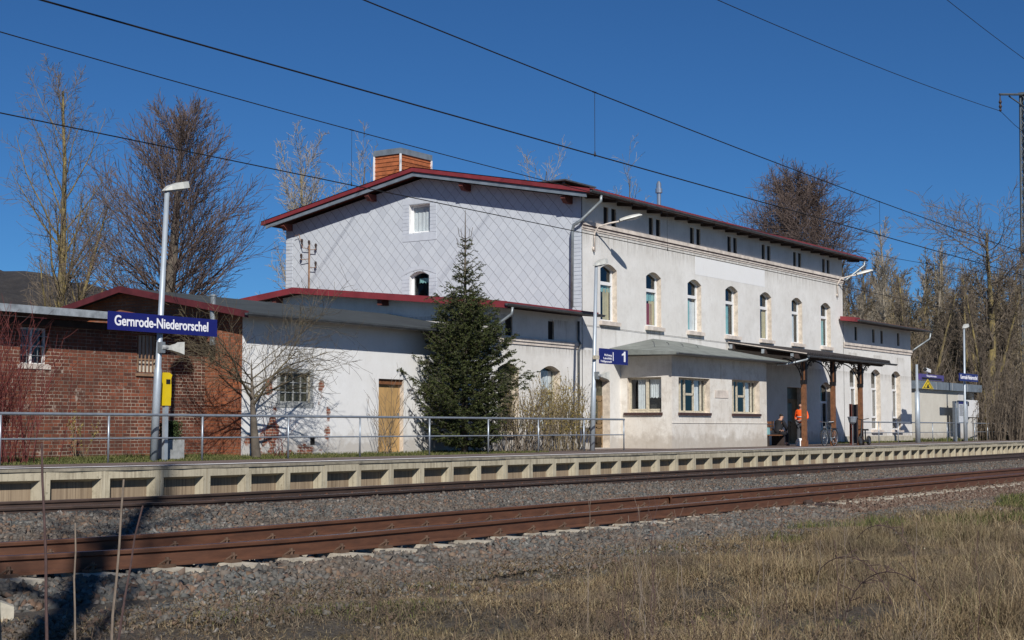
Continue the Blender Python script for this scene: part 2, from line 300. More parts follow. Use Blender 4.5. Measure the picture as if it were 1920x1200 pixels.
def groundm():
    m, n, l, b = newmat('ground'); p = pos(n, l)
    c = ramp(n, l, noise(n, l, p, 1.3, 8, 0.7), [(0.3, (0.055, 0.042, 0.03)), (0.5, (0.105, 0.083, 0.058)), (0.7, (0.15, 0.125, 0.09))])
    c = mix(n, l, ramp(n, l, noise(n, l, p, 0.35, 5, 0.6), [(0.55, 0.0), (0.72, 0.4)]), c, (0.085, 0.075, 0.035))
    c = mix(n, l, ramp(n, l, noise(n, l, p, 34, 7, 0.8), [(0.50, 0.0), (0.62, 0.8)]), c, (0.24, 0.21, 0.17))
    c = mix(n, l, ramp(n, l, noise(n, l, p, 21, 7, 0.8), [(0.52, 0.0), (0.62, 0.8)]), c, (0.03, 0.024, 0.018))
    l.new(c, b.inputs['Base Color']); b.inputs['Roughness'].default_value = 0.95; bump(n, l, b, noise(n, l, p, 26, 9, 0.8), 1.0, 0.09)
    m, n, l, b = newmat('ballast_bed'); p = pos(n, l)
    v = n.new('ShaderNodeTexVoronoi'); v.inputs['Scale'].default_value = 16; l.new(p, v.inputs[0])
    hs = n.new('ShaderNodeSeparateXYZ'); l.new(v.outputs['Color'], hs.inputs[0])
    c = ramp(n, l, hs.outputs[0], [(0.0, (0.09, 0.088, 0.08)), (0.5, (0.16, 0.155, 0.14)), (0.8, (0.17, 0.11, 0.08)), (1.0, (0.28, 0.27, 0.25))])
    c = mix(n, l, ramp(n, l, v.outputs['Distance'], [(0.3, 0.0), (0.6, 0.8)]), c, (0.03, 0.026, 0.022))
    l.new(c, b.inputs['Base Color']); b.inputs['Roughness'].default_value = 0.95
    h = math_(n, l, 'MULTIPLY', v.outputs['Distance'], -1.0); bump(n, l, b, h, 1.0, 0.05)
    m, n, l, b = newmat('asphalt'); p = pos(n, l)
    c = ramp(n, l, noise(n, l, p, 1.0, 8, 0.7), [(0.3, (0.095, 0.070, 0.062)), (0.7, (0.17, 0.125, 0.105))])
    c = mix(n, l, ramp(n, l, noise(n, l, p, 40, 4, 0.7), [(0.55, 0.0), (0.7, 0.5)]), c, (0.24, 0.21, 0.19))
    l.new(c, b.inputs['Base Color']); b.inputs['Roughness'].default_value = 0.93
    m, n, l, b = newmat('hill'); p = pos(n, l)
    c = ramp(n, l, noise(n, l, pos(n, l, 1, 1, 0.25), 0.35, 9, 0.8), [(0.3, (0.028, 0.026, 0.026)), (0.5, (0.06, 0.053, 0.05)), (0.72, (0.10, 0.088, 0.078))])
    l.new(c, b.inputs['Base Color']); b.inputs['Roughness'].default_value = 1.0; bump(n, l, b, noise(n, l, p, 0.8, 8, 0.8), 1.0, 1.5)
groundm()
# ---------------------------------------------------------------- mesh helpers
class MB:
    def __init__(s): s.v = []; s.f = []; s.m = []; s.k = 0
    def mat(s, k): s.k = k; return s
    def add(s, vs, fs):
        o = len(s.v); s.v.extend(vs)
        for f in fs: s.f.append(tuple(i + o for i in f)); s.m.append(s.k)
        return s
    def box(s, x0, x1, y0, y1, z0, z1):
        return s.add([(x0, y0, z0), (x1, y0, z0), (x1, y1, z0), (x0, y1, z0), (x0, y0, z1), (x1, y0, z1), (x1, y1, z1), (x0, y1, z1)],
                     [(0, 3, 2, 1), (4, 5, 6, 7), (0, 1, 5, 4), (1, 2, 6, 5), (2, 3, 7, 6), (3, 0, 4, 7)])
    def obox(s, c, ax, ay, az):  # oriented box, half-axis vectors
        c, ax, ay, az = map(Vector, (c, ax, ay, az)); vs = []
        for k in (-1, 1):
            for (i, j) in ((-1, -1), (1, -1), (1, 1), (-1, 1)): vs.append(tuple(c + ax * i + ay * j + az * k))
        return s.add(vs, [(0, 3, 2, 1), (4, 5, 6, 7), (0, 1, 5, 4), (1, 2, 6, 5), (2, 3, 7, 6), (3, 0, 4, 7)])
    def prism(s, pts, d):  # polygon (3D list) extruded by vector d
        n = len(pts); d = Vector(d)
        vs = [tuple(p) for p in pts] + [tuple(Vector(p) + d) for p in pts]
        return s.add(vs, [tuple(range(n))[::-1], tuple(range(n, 2 * n))] + [(i, (i + 1) % n, n + (i + 1) % n, n + i) for i in range(n)])
    def quad(s, *p): return s.add([tuple(q) for q in p], [tuple(range(len(p)))])
    def tube(s, pts, rs, n=8, cap=True, closed=False):
        pts = [Vector(p) for p in pts]; m = len(pts)
        if isinstance(rs, (int, float)): rs = [rs] * m
        vs = []; prev = None
        for i, p in enumerate(pts):
            a = pts[(i - 1) % m] if (closed or i > 0) else pts[0]; b = pts[(i + 1) % m] if (closed or i < m - 1) else pts[-1]
            d = (b - a); d = d.normalized() if d.length > 1e-9 else Vector((0, 0, 1))
            if prev is None:
                u = d.cross(Vector((0, 0, 1)));
                if u.length < 0.1: u = d.cross(Vector((1, 0, 0)))
            else: u = prev - d * prev.dot(d)
            u.normalize(); v = d.cross(u); prev = u
            for k in range(n):
                t = 2 * math.pi * k / n; q = p + (u * math.cos(t) + v * math.sin(t)) * rs[i]; vs.append((q.x, q.y, q.z))
        fs = []
        for i in range(m if closed else m - 1):
            j = (i + 1) % m
            for k in range(n): k2 = (k + 1) % n; fs.append((i * n + k, i * n + k2, j * n + k2, j * n + k))
        if cap and not closed: fs.append(tuple(range(n))[::-1]); fs.append(tuple(range((m - 1) * n, m * n)))
        return s.add(vs, fs)
    def lathe(s, c, prof, n=16, axis='Z'):
        vs = []; fs = []
        for (r, h) in prof:
            for k in range(n):
                t = 2 * math.pi * k / n; a, b_ = r * math.cos(t), r * math.sin(t)
                vs.append((c[0] + a, c[1] + b_, c[2] + h) if axis == 'Z' else ((c[0] + a, c[1] + h, c[2] + b_) if axis == 'Y' else (c[0] + h, c[1] + a, c[2] + b_)))
        for i in range(len(prof) - 1):
            for k in range(n): k2 = (k + 1) % n; fs.append((i * n + k, i * n + k2, (i + 1) * n + k2, (i + 1) * n + k))
        fs.append(tuple(range(n))); fs.append(tuple(range((len(prof) - 1) * n, len(prof) * n)))
        return s.add(vs, fs)
    def build(s, name, mats, parent=None, smooth=False, loc=None, rz=0):
        me = bpy.data.meshes.new(name)
        L = Vector(parent['_loc']) if parent is not None else Vector(loc or (0, 0, 0))
        me.from_pydata([(x - L.x, y - L.y, z - L.z) for x, y, z in s.v], [], s.f)
        if not isinstance(mats, (list, tuple)): mats = [mats]
        for m in mats: me.materials.append(MATS[m])
        if len(mats) > 1: me.polygons.foreach_set('material_index', s.m)
        if smooth: me.polygons.foreach_set('use_smooth', [True] * len(me.polygons))
        me.update(); o = bpy.data.objects.new(name, me); COL.objects.link(o)
        if parent is not None: o.parent = parent
        else: o.location = L
        o['_loc'] = tuple(L)
        return o
def tag(o, label=None, cat=None, group=None, kind=None):
    for k, v in (('label', label), ('category', cat), ('group', group), ('kind', kind)):
        if v: o[k] = v
    return o
def thing(name, loc, label, cat, group=None):
    o = bpy.data.objects.new(name, None); o.empty_display_size = 0.2; COL.objects.link(o); o.location = loc; o['_loc'] = tuple(loc)
    return tag(o, label, cat, group)
def copy_tree(o, loc, rz=0, sc_=1, label=None, group=None):
    def rec(a, par):
        c = a.copy(); COL.objects.link(c); c.parent = par
        for ch in a.children: rec(ch, c)
        return c
    c = rec(o, None); c.location = loc; c.rotation_euler = (0, 0, rz); c.scale = (sc_, sc_, sc_)
    if label: c['label'] = label
    if group: c['group'] = group
    return c
def npmesh(name, V, F, mat, parent=None, L=(0, 0, 0), flat=True):
    """V (n,3) float, F (m,k) int with constant k"""
    me = bpy.data.meshes.new(name); V = V - np.array(L)
    me.vertices.add(len(V)); me.vertices.foreach_set('co', V.astype(np.float32).ravel())
    k = F.shape[1]; me.loops.add(F.size); me.loops.foreach_set('vertex_index', F.astype(np.int32).ravel())
    me.polygons.add(len(F)); me.polygons.foreach_set('loop_start', np.arange(0, F.size, k, dtype=np.int32)); me.polygons.foreach_set('loop_total', np.full(len(F), k, dtype=np.int32))
    me.update(calc_edges=True); me.materials.append(MATS[mat])
    o = bpy.data.objects.new(name, me); COL.objects.link(o)
    if parent is not None: o.parent = parent
    else: o.location = L
    o['_loc'] = tuple(L)
    return o
def text(txt, size, origin, xdir, mat, parent, name='lettering', width=None, depth=0.004, bold=0.0, align='LEFT'):
    cu = bpy.data.curves.new('t', 'FONT'); cu.body = txt; cu.size = size; cu.extrude = depth; cu.offset = bold; cu.align_x = align
    to = bpy.data.objects.new('t', cu); COL.objects.link(to); bpy.context.view_layer.update()
    me = bpy.data.meshes.new_from_object(to.evaluated_get(bpy.context.evaluated_depsgraph_get()))
    COL.objects.unlink(to); bpy.data.objects.remove(to)
    xs = [v.co.x for v in me.vertices]; x0, x1 = min(xs), max(xs); k = (width / (x1 - x0)) if width else 1
    X = Vector(xdir).normalized(); Z = Vector((0, 0, 1)); N = X.cross(Z); O = Vector(origin) - Vector(parent['_loc'])
    base = x0 if align == 'LEFT' else x1
    for v in me.vertices: v.co = O + X * ((v.co.x - base) * k) + Z * v.co.y + N * v.co.z
    me.materials.clear(); me.materials.append(MATS[mat]); me.name = name
    o = bpy.data.objects.new(name, me); COL.objects.link(o); o.parent = parent; return o
def lerp(a, b, t): return a + (b - a) * t
# ---------------------------------------------------------------- alignment of the line
def crv(x): return 0.0008 * max(0.0, x - 40) ** 2
def left(x, x0, k, reach):
    d = x0 - x
    if d <= 0: return 0.0
    return k * d * d if d < reach else k * reach * reach + 2 * k * reach * (d - reach)
def yN(x): return 11.15 + crv(x) + left(x, 12.3, 0.045, 4)
def yF(x): return 17.62 + crv(x) + left(x, 19.0, 0.03, 5.5)
def yE(x): return 21.30 + crv(x) + left(x, 21.5, 0.035, 4.5)
XS = [x for x in np.arange(-30, 40, 1.0)] + [x for x in np.arange(40, 150, 2.5)]
def strip(name, y0, y1, z0, z1, mat, xs=XS, kind='structure'):
    mb = MB(); n = len(xs)
    vs = [(x, y0(x), z0) for x in xs] + [(x, y1(x), z1) for x in xs]
    mb.add(vs, [(i, i + 1, n + i + 1, n + i) for i in range(n - 1)])
    return tag(mb.build(name, mat), kind=kind)
# ground: one sheet, lower on the near side, stepping up behind the platform wall
g = MB(); xs = [-1500, -400, -120, -60] + [float(x) for x in XS] + [200, 400, 1500]
rows = []
def verge(y): return float(np.interp(y, [0, 5.5, 8.2, 9.4], [-.52, -.46, -.37, -.33]))
def gz(x, y): return (.25 if y > 8.6 else 1) * (0.05 * math.sin(x * 0.9 + y * 0.7) * math.cos(y * 1.3 - x * 0.35) + 0.03 * math.sin(x * 2.3 + y * 3.1))
prof = [lambda x: (-1500, -0.6), lambda x: (-60, -0.5)] + [(lambda x, yy=yy: (yy, verge(yy) + gz(x, yy))) for yy in np.arange(0, 9.95, 0.45)] + \
       [lambda x: (10.2 + crv(x), -0.52), lambda x: (yE(x) + 0.35, -0.55), lambda x: (yE(x) + 0.4, 0.33), lambda x: (yE(x) + 3.2, 0.36), lambda x: (30 + crv(x), 0.38), lambda x: (60 + crv(x), 0.4), lambda x: (1500, 0.5)]
n = len(xs)
for pf in prof:
    for x in xs:
        xx = min(max(x, -30), 150); y, z = pf(xx); rows.append((x, y, z))
g.add(rows, [(j * n + i, j * n + i + 1, (j + 1) * n + i + 1, (j + 1) * n + i) for j in range(len(prof) - 1) for i in range(n - 1)])
tag(g.build('ground', 'ground'), kind='structure')
# ballast bed
g = MB(); xs = XS; rows = []; n = len(xs)
def bedz(x, y):  # y measured in straightened coordinates
    hump = -0.10 if x < 26 else lerp(-0.10, -0.19, min(1, (x - 26) / 8))
    P = [(8.9, -0.52), (9.25, -0.36), (9.8, -0.25), (10.3, -0.23), (12.2, -0.23), (13.0, -0.20), (14.8, hump), (16.2, hump), (16.9, -0.20), (18.6, -0.22), (20.6, -0.25), (21.28, -0.25)]
    for (a, za), (b_, zb) in zip(P, P[1:]):
        if y <= b_: return lerp(za, zb, max(0, (y - a) / (b_ - a)))
    return P[-1][1]
YB = [8.9, 9.25, 9.8, 10.3, 12.2, 13.0, 14.8, 16.2, 16.9, 18.6, 20.6, 21.28]
def yw(x, y):
    a, b_ = (yN(x) - 11.15), (yF(x) - 17.62)
    e = yE(x) - 21.3
    if y < 12: return y + a
    if y < 17: return y + lerp(a, b_, (y - 12) / 5)
    return y + lerp(b_, e, min(1, (y - 17) / 4.3))
for y in YB:
    for x in xs: rows.append((x, yw(x, y), bedz(x, y)))
g.add(rows, [(j * n + i, j * n + i + 1, (j + 1) * n + i + 1, (j + 1) * n + i) for j in range(len(YB) - 1) for i in range(n - 1)])
tag(g.build('ballast_bed', 'ballast_bed'), kind='structure')
strip('platform_surface', lambda x: yE(x) + 0.34, lambda x: yE(x) + 3.15, 0.38, 0.385, 'asphalt')
strip('platform_marking', lambda x: yE(x) + 0.38, lambda x: yE(x) + 0.78, 0.392, 0.392, 'line_paint')

mb = MB(); mb.quad((-5, 23.2 + 2.2, 0.389), (17.2, 23.05, 0.389), (18.6, 23.45, 0.389), (-5, 24.3 + 2.2, 0.389)); tag(mb.build('platform_marking', 'sign_white'), kind='structure')
mb = MB(); mb.quad((37.5, 24.40, 0.390), (80, 24.2 + 1.2, 0.390), (80, 27.6, 0.390), (37.5, 26.99, 0.390)); tag(mb.build('forecourt', 'asphalt'), kind='structure')
# ---------------------------------------------------------------- platform wall of precast panels
PW = thing('platform_wall', (12, 22, 0), 'weathered concrete platform edge wall with a row of recessed panels', 'platform wall')
pitch = 1.14
def panel(x):
    o1 = U(-.010, .010); y = yE(x) + o1; y2 = yE(x + pitch) + o1 + U(-.006, .006); mb = MB(); dz = U(-.006, .004)
    def P(u, d, z): return (x + u * pitch, lerp(y, y2, u) + d, z + dz)
    zt, zb = 0.325, -0.42
    a0, a1, b0, b1 = 0.075, 0.925, 0.115, 0.885; zt1, zb1 = 0.185, -0.40
    O = [P(0.006, 0, zb), P(0.994, 0, zb), P(0.994, 0, zt), P(0.006, 0, zt)]
    A = [P(a0, 0, zb1), P(a1, 0, zb1), P(a1, 0, zt1), P(a0, 0, zt1)]
    B = [P(b0, 0.19, zb1 + 0.02), P(b1, 0.19, zb1 + 0.02), P(b1, 0.19, zt1 - 0.05), P(b0, 0.19, zt1 - 0.05)]
    mb.add(O + A, [(0, 1, 5, 4), (1, 2, 6, 5), (2, 3, 7, 6), (3, 0, 4, 7)])
    mb.add(A + B, [(0, 1, 5, 4), (1, 2, 6, 5), (2, 3, 7, 6), (3, 0, 4, 7)])
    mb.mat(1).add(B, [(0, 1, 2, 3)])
    mb.mat(0).add([P(0.006, 0, zt), P(0.994, 0, zt), P(0.994, 0.34, zt), P(0.006, 0.34, zt)], [(0, 1, 2, 3)])
    mb.add([P(0.006, 0, zb), P(0.006, 0.12, zb), P(0.006, 0.12, zt), P(0.006, 0, zt)], [(0, 1, 2, 3)])
    mb.add([P(0.994, 0, zb), P(0.994, 0.12, zb), P(0.994, 0.12, zt), P(0.994, 0, zt)], [(0, 1, 2, 3)])
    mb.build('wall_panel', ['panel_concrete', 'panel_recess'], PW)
x = 16.58 - 4 * pitch - 0.075 * pitch; npn = 0
while npn < 88: panel(x); x += pitch; npn += 1
mb = MB(); xsx = np.arange(9, 112, 1.14)
for a, b_ in zip(xsx, xsx[1:]):
    mb.add([(a, yE(a) - 0.022, 0.331), (b_ - 0.006, yE(b_) - 0.022, 0.331), (b_ - 0.006, yE(b_) + 0.35, 0.325), (a, yE(a) + 0.35, 0.325), (a, yE(a) - 0.022, 0.378), (b_ - 0.006, yE(b_) - 0.022, 0.378), (b_ - 0.006, yE(b_) + 0.35, 0.378), (a, yE(a) + 0.35, 0.378)],
           [(0, 3, 2, 1), (4, 5, 6, 7), (0, 1, 5, 4), (1, 2, 6, 5), (2, 3, 7, 6), (3, 0, 4, 7)])
mb.build('coping', 'coping_stain', PW)
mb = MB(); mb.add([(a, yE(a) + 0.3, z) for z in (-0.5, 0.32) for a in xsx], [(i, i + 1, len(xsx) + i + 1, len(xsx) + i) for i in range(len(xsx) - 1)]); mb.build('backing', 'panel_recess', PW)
# ---------------------------------------------------------------- tracks
def rail_mesh(name, yf, parent, web, head=0.036, x0=4.0, x1=150.0, head_mat='rail_head', off0=0, off1=0, z=0):
    pr = [(-0.075, -0.172), (0.075, -0.172), (0.075, -0.160), (0.014, -0.145), (0.010, -0.05), (0.034, -0.038), (0.036, -0.012), (0.030, 0.0), (-0.030, 0.0), (-0.036, -0.012), (-0.034, -0.038), (-0.010, -0.05), (-0.014, -0.145), (-0.075, -0.160)]
    xs = [x for x in list(np.arange(x0, min(40, x1), 0.8)) + list(np.arange(max(40, x0), x1 + 0.1, 2.0))]
    mb = MB(); n = len(pr); vs = []
    for x in xs:
        y = yf(x)
        for (u, v) in pr: vs.append((x, y + u, v + z))
    for i in range(len(xs) - 1):
        for k in range(n):
            k2 = (k + 1) % n
            mb.k = 1 if k in (7,) else 0
            mb.add([], []); o = 0
            mb.f.append((i * n + k, i * n + k2, (i + 1) * n + k2, (i + 1) * n + k)); mb.m.append(mb.k)
    mb.v = vs; mb.f.append(tuple(range(n))); mb.m.append(0)
    return mb.build(name, [web, head_mat], parent)
def track(name, label, yc, g0, g1, web, first, last, z_sl, clipm, long_end=1.25):
    T = thing(name, (12, yc(12), -0.2), label, 'railway track')
    rail_mesh('rail', lambda x: yc(x) + g0, T, web); rail_mesh('rail', lambda x: yc(x) + g1, T, web)
    xs = []; x = first
    while len(xs) < 98 and x < last: xs.append(x); x += 0.72
    far = MB()
    def sl(mb, x):
        y = yc(x); mb.obox((x, y + U(-0.03, 0.03), z_sl - 0.10), (0.115, 0, 0), (0, long_end, 0), (0, 0, 0.10))
    def cl(par, x):
        for g_ in (g0, g1):
            y = yc(x) + g_
            for s in (-1, 1):
                mb = MB()
                mb.box(x - 0.07, x + 0.07, y + s * 0.115 - 0.05, y + s * 0.115 + 0.05, -0.19, -0.150)
                mb.tube([(x - 0.055, y + s * 0.085, -0.150), (x - 0.03, y + s * 0.13, -0.115), (x + 0.03, y + s * 0.13, -0.115), (x + 0.055, y + s * 0.085, -0.150)], 0.011, 5)
                mb.tube([(x, y + s * 0.12, -0.155), (x, y + s * 0.12, -0.085)], 0.020, 6); mb.build('rail_fastening', clipm, par)
    for x in xs:
        mb = MB(); sl(mb, x); s = mb.build('sleeper', 'sleeper', T)
        if x < 44: s['_loc'] = T['_loc']; cl(s, x)
    x = xs[-1] + 0.72; mb = MB()
    while x < 120: sl(mb, x); x += 0.72
    tag(mb.build('far_sleepers', 'sleeper', T), kind='stuff')
    return T
TN = track('railway_track', 'near track with rust brown rails on concrete sleepers beside the grass', yN, -0.80, 0.84, 'rail_rust', 7.0, 60, -0.180, 'rail_clip', 1.26)
TF = track('railway_track', 'far track with dark rails running below the platform edge wall', yF, -0.90, 0.92, 'rail_dark', 9.0, 60, -0.192, 'rail_rust', 1.30)
rail_mesh('switch_rail', lambda x: yN(x) + 0.84 - 0.075 - 0.006 * max(0, x - 24), TN, 'rail_rust', x0=22.4, x1=64)
rail_mesh('switch_rail', lambda x: yN(x) - 0.80 + 0.16 + 0.004 * max(0, x - 38), TN, 'rail_rust', x0=33.0, x1=80)
mb = MB(); mb.box(23.75, 23.9, 10.5, 11.9, -0.19, -0.165); mb.tube([(23.6, 9.9, -0.2), (23.9, 9.95, -0.17), (24.5, 9.9, -0.2)], 0.035, 6); mb.lathe((23.9, 10.12, -0.2), [(0.09, 0), (0.09, 0.07), (0.05, 0.10)], 10)
mb.build('switch_lock', 'rail_dark', TN)
# ballast stones
def rocks(name, n, fn, smin, smax, mat, label, seed):
    rg = np.random.default_rng(seed); P = fn(rg, n); n = len(P)
    cube = np.array([(x, y, z) for z in (-1, 1) for (x, y) in ((-1, -1), (1, -1), (1, 1), (-1, 1))], float)
    F = np.array([(0, 3, 2, 1), (4, 5, 6, 7), (0, 1, 5, 4), (1, 2, 6, 5), (2, 3, 7, 6), (3, 0, 4, 7)])
    V = cube[None] * (0.45 + 0.55 * rg.random((n, 8, 1))) + rg.normal(0, 0.20, (n, 8, 3))
    V *= np.stack([rg.uniform(0.8, 1.25, n), rg.uniform(0.6, 1.0, n), rg.uniform(0.5, 0.85, n)], 1)[:, None, :]
    q = rg.normal(size=(n, 4)); q /= np.linalg.norm(q, axis=1)[:, None]; a, b_, c, d = q.T
    M = np.stack([np.stack([1 - 2 * (c * c + d * d), 2 * (b_ * c - d * a), 2 * (b_ * d + c * a)], 1), np.stack([2 * (b_ * c + d * a), 1 - 2 * (b_ * b_ + d * d), 2 * (c * d - b_ * a)], 1), np.stack([2 * (b_ * d - c * a), 2 * (c * d + b_ * a), 1 - 2 * (b_ * b_ + c * c)], 1)], 1)
    V = np.einsum('nij,nkj->nki', M, V) * (rg.uniform(smin, smax, n) * (1 + P[:, 3]))[:, None, None] + P[:, None, :3]
    Fa = (F[None] + (np.arange(n) * 8)[:, None, None]).reshape(-1, 4)
    o = npmesh(name, V.reshape(-1, 3), Fa, mat); return tag(o, label, 'ballast' if 'ballast' in name else 'gravel', kind='stuff')
def onbed(xa, xb, ya, yb, g=0.0):
    def fn(rg, n):
        X = rg.uniform(xa, xb, n); Y = rg.uniform(ya, yb, n)
        out = []
        for x, y in zip(X, Y):
            if abs(y - (11.15 - .8)) < 0.10 or abs(y - (11.15 + .84)) < 0.10 or abs(y - (17.62 - .9)) < 0.08: 
                continue
            # sleepers are left clear near the near track
            if 9.9 < y < 12.45:
                t = ((x - 7.0) / 0.72) % 1.0
                if (t < 0.19 or t > 0.81) and x < rg.uniform(17.5, 21) and rg.random() < 0.93: continue
                if (t < 0.19 or t > 0.81) and x >= 17.5: out.append((x, yw(x, y), bedz(x, y) + rg.uniform(0.025, 0.055), g)); continue
            out.append((x, yw(x, y), bedz(x, y) + rg.uniform(-0.02, 0.03), g))
        return np.array(out)
    return fn
rocks('ballast_stones', 19000, onbed(6, 24, 9.15, 10.05), 0.022, 0.050, 'rock', 'loose grey and brown ballast stones on the shoulder before the near track', 1)
rocks('ballast_stones', 26000, onbed(7, 45, 10.2, 12.3), 0.018, 0.034, 'rock', 'ballast stones between the rails of the near track', 2)
rocks('ballast_stones', 46000, onbed(8.5, 26, 12.1, 16.7), 0.024, 0.046, 'rock', 'grey ballast stones between the two tracks at the left', 3)
rocks('ballast_stones', 60000, onbed(26, 60, 12.1, 16.8, 0.25), 0.020, 0.038, 'rock', 'grey ballast stones between the two tracks farther right', 4)
rocks('ballast_stones', 12000, onbed(60, 120, 9.2, 16.8, 1.0), 0.024, 0.040, 'rock', 'distant ballast stones along both tracks', 5)
rocks('ballast_stones', 9000, onbed(10, 50, 16.8, 20.9, 0.2), 0.020, 0.036, 'rock', 'ballast stones under and behind the far track', 6)
rocks('rusty_ballast_stones', 26000, onbed(19, 70, 9.15, 10.2, 0.15), 0.018, 0.034, 'rock_rust', 'rust stained ballast beside the switch of the near track', 7)
def gzz(X, Y): return np.interp(Y, [0, 5.5, 8.2, 9.4], [-.53, -.47, -.38, -.335]) + np.where(Y > 8.6, .25, 1) * (0.05 * np.sin(X * .9 + Y * .7) * np.cos(Y * 1.3 - X * .35) + 0.03 * np.sin(X * 2.3 + Y * 3.1))
def toe(rg, n):
    X = rg.uniform(6, 45, n); Y = 9.38 - np.abs(rg.normal(0, 0.8, n)); return np.stack([X, Y, gzz(X, Y) + .018, rg.uniform(-.6, -.1, n)], 1)
rocks('scattered_gravel', 26000, toe, 0.016, 0.040, 'rock', 'small pale gravel scattered between ballast and dry grass', 8)
# ---------------------------------------------------------------- walls with openings
def P3(axis, c, u, z, d=0.0): return (u, c + d, z) if axis == 'Y' else (c + d, u, z)
def loop(u0, u1, z0, z1, rise=0.0, n=8):
    L = [(u0, z0), (u1, z0), (u1, z1)]
    if rise:
        for i in range(1, n): t = i / n; L.append((lerp(u1, u0, t), z1 + rise * math.sin(math.pi * t)))
    L.append((u0, z1)); return L
def wall(mb, axis, c, outline, holes):
    L = [[Vector((u, z, 0)) for u, z in outline]] + [[Vector((u, z, 0)) for u, z in h] for h in holes]
    flat = [p for q in L for p in q]; tris = tessellate_polygon(L)
    mb.add([P3(axis, c, p.x, p.y) for p in flat], [tuple(t) for t in tris])
def ring(mb, axis, c, outer, inner, d0, d1):
    n = len(outer)
    vs = [P3(axis, c, u, z, d0) for u, z in outer] + [P3(axis, c, u, z, d0) for u, z in inner] + [P3(axis, c, u, z, d1) for u, z in inner]
    mb.add(vs, [(i, (i + 1) % n, n + (i + 1) % n, n + i) for i in range(n)] + [(n + i, n + (i + 1) % n, 2 * n + (i + 1) % n, 2 * n + i) for i in range(n)])
def bar(mb, axis, c, u0, u1, z0, z1, d0, d1):
    if axis == 'Y': mb.box(u0, u1, c + d0, c + d1, z0, z1)
    else: mb.box(c + d0, c + d1, u0, u1, z0, z1)
def window(parent, axis, c, H, style, name='window', depth=0.22, frame='white_paint', rev='reveal', sill=None, curtains=(), label=None, glass='glass', ft=0.07, room=True):
    u0, u1, z0, z1, rise = H; hl = loop(*H)
    f = MB(); il = loop(u0 + ft, u1 - ft, z0 + ft, z1 - (0 if rise else ft), rise - ft * 0.8 if rise else 0)
    ring(f, axis, c, hl, il, depth, depth + 0.06)
    for s in style:      # ('h', z, t) transom, ('v', u fraction, t, z0, z1) mullion
        if s[0] == 'h': bar(f, axis, c, u0 + ft * 0.9, u1 - ft * 0.9, s[1] - s[2] / 2, s[1] + s[2] / 2, depth - 0.006, depth + 0.05)
        else:
            u = lerp(u0, u1, s[1]); bar(f, axis, c, u - s[2] / 2, u + s[2] / 2, s[3], s[4], depth - 0.010, depth + 0.045)
    W = f.build(name, frame, parent); W['_loc'] = parent['_loc']
    if label: W['label'] = label
    r = MB(); n = len(hl)
    r.add([P3(axis, c, u, z, 0) for u, z in hl] + [P3(axis, c, u, z, depth + 0.001) for u, z in hl], [(i, (i + 1) % n, n + (i + 1) % n, n + i) for i in range(n)])
    r.build('reveal', rev, W)
    p = MB(); p.add([P3(axis, c, u, z, depth + 0.025) for u, z in il], [tuple(range(len(il)))]); p.build('pane', glass, W)
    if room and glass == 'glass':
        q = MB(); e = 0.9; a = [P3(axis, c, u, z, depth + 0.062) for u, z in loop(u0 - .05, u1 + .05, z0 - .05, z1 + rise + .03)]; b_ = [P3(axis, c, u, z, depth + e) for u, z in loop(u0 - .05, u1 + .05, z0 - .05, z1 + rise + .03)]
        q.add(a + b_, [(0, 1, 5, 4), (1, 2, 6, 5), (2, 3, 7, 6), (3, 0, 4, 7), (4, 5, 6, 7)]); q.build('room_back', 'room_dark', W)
    for (a, b_, za, zb, m) in curtains:
        q = MB(); k = 14; vs = []
        for i in range(k + 1):
            u = lerp(lerp(u0, u1, a), lerp(u0, u1, b_), i / k); d = depth + 0.075 + 0.014 * math.sin(i * 2.4)
            vs += [P3(axis, c, u, lerp(z0, z1 + rise * 0.7, za) + (0.02 * math.sin(i * 1.7) if za > 0.2 else 0), d), P3(axis, c, u, lerp(z0, z1 + rise * 0.7, zb), d)]
        q.add(vs, [(2 * i, 2 * i + 2, 2 * i + 3, 2 * i + 1) for i in range(k)]); q.build('curtain', m, W)
    if sill:
        q = MB(); e, h, pr_, m = sill; bar(q, axis, c, u0 - e, u1 + e, z0 - h, z0 - 0.003, -pr_, depth if False else 0.0); bar(q, axis, c, u0, u1, z0 - 0.002, z0 + 0.02, -0.02, depth)
        q.build('sill', m, W)
    return W
def slit(mb, rv, axis, c, u0, u1, z0, z1, d=0.06):
    hl = loop(u0, u1, z0, z1); n = 4
    rv.add([P3(axis, c, u, z, 0) for u, z in hl] + [P3(axis, c, u, z, d) for u, z in hl], [(i, (i + 1) % n, n + (i + 1) % n, n + i) for i in range(n)])
    mb.add([P3(axis, c, u, z, d) for u, z in hl], [(0, 1, 2, 3)])
# gutters and pipes
def gutter(parent, x0, x1, y, z, r=0.075, mat='gutter_dark', name='gutter'):
    mb = MB(); n = 8; vs = []
    for x in (x0, x1):
        for k in range(n + 1): t = math.pi + math.pi * k / n; vs.append((x, y + r * math.cos(t), z + r * math.sin(t)))
        for k in range(n, -1, -1): t = math.pi + math.pi * k / n; vs.append((x, y + (r - .01) * math.cos(t), z + (r - .01) * math.sin(t)))
    m = 2 * (n + 1); mb.add(vs, [(k, (k + 1) % m, m + (k + 1) % m, m + k) for k in range(m)] + [tuple(range(m)), tuple(range(m, 2 * m))])
    mb.add([(x0, y + r * math.cos(math.pi + math.pi * k / n), z + r * math.sin(math.pi + math.pi * k / n)) for k in range(n + 1)], [tuple(range(n + 1))])
    return mb.build(name, mat, parent, smooth=False)
def fronts(parent, F, c, outline, holes, mat='facade', extra=None):
    mb = MB(); wall(mb, F, c, outline, holes); return mb.build('wall', mat, parent)
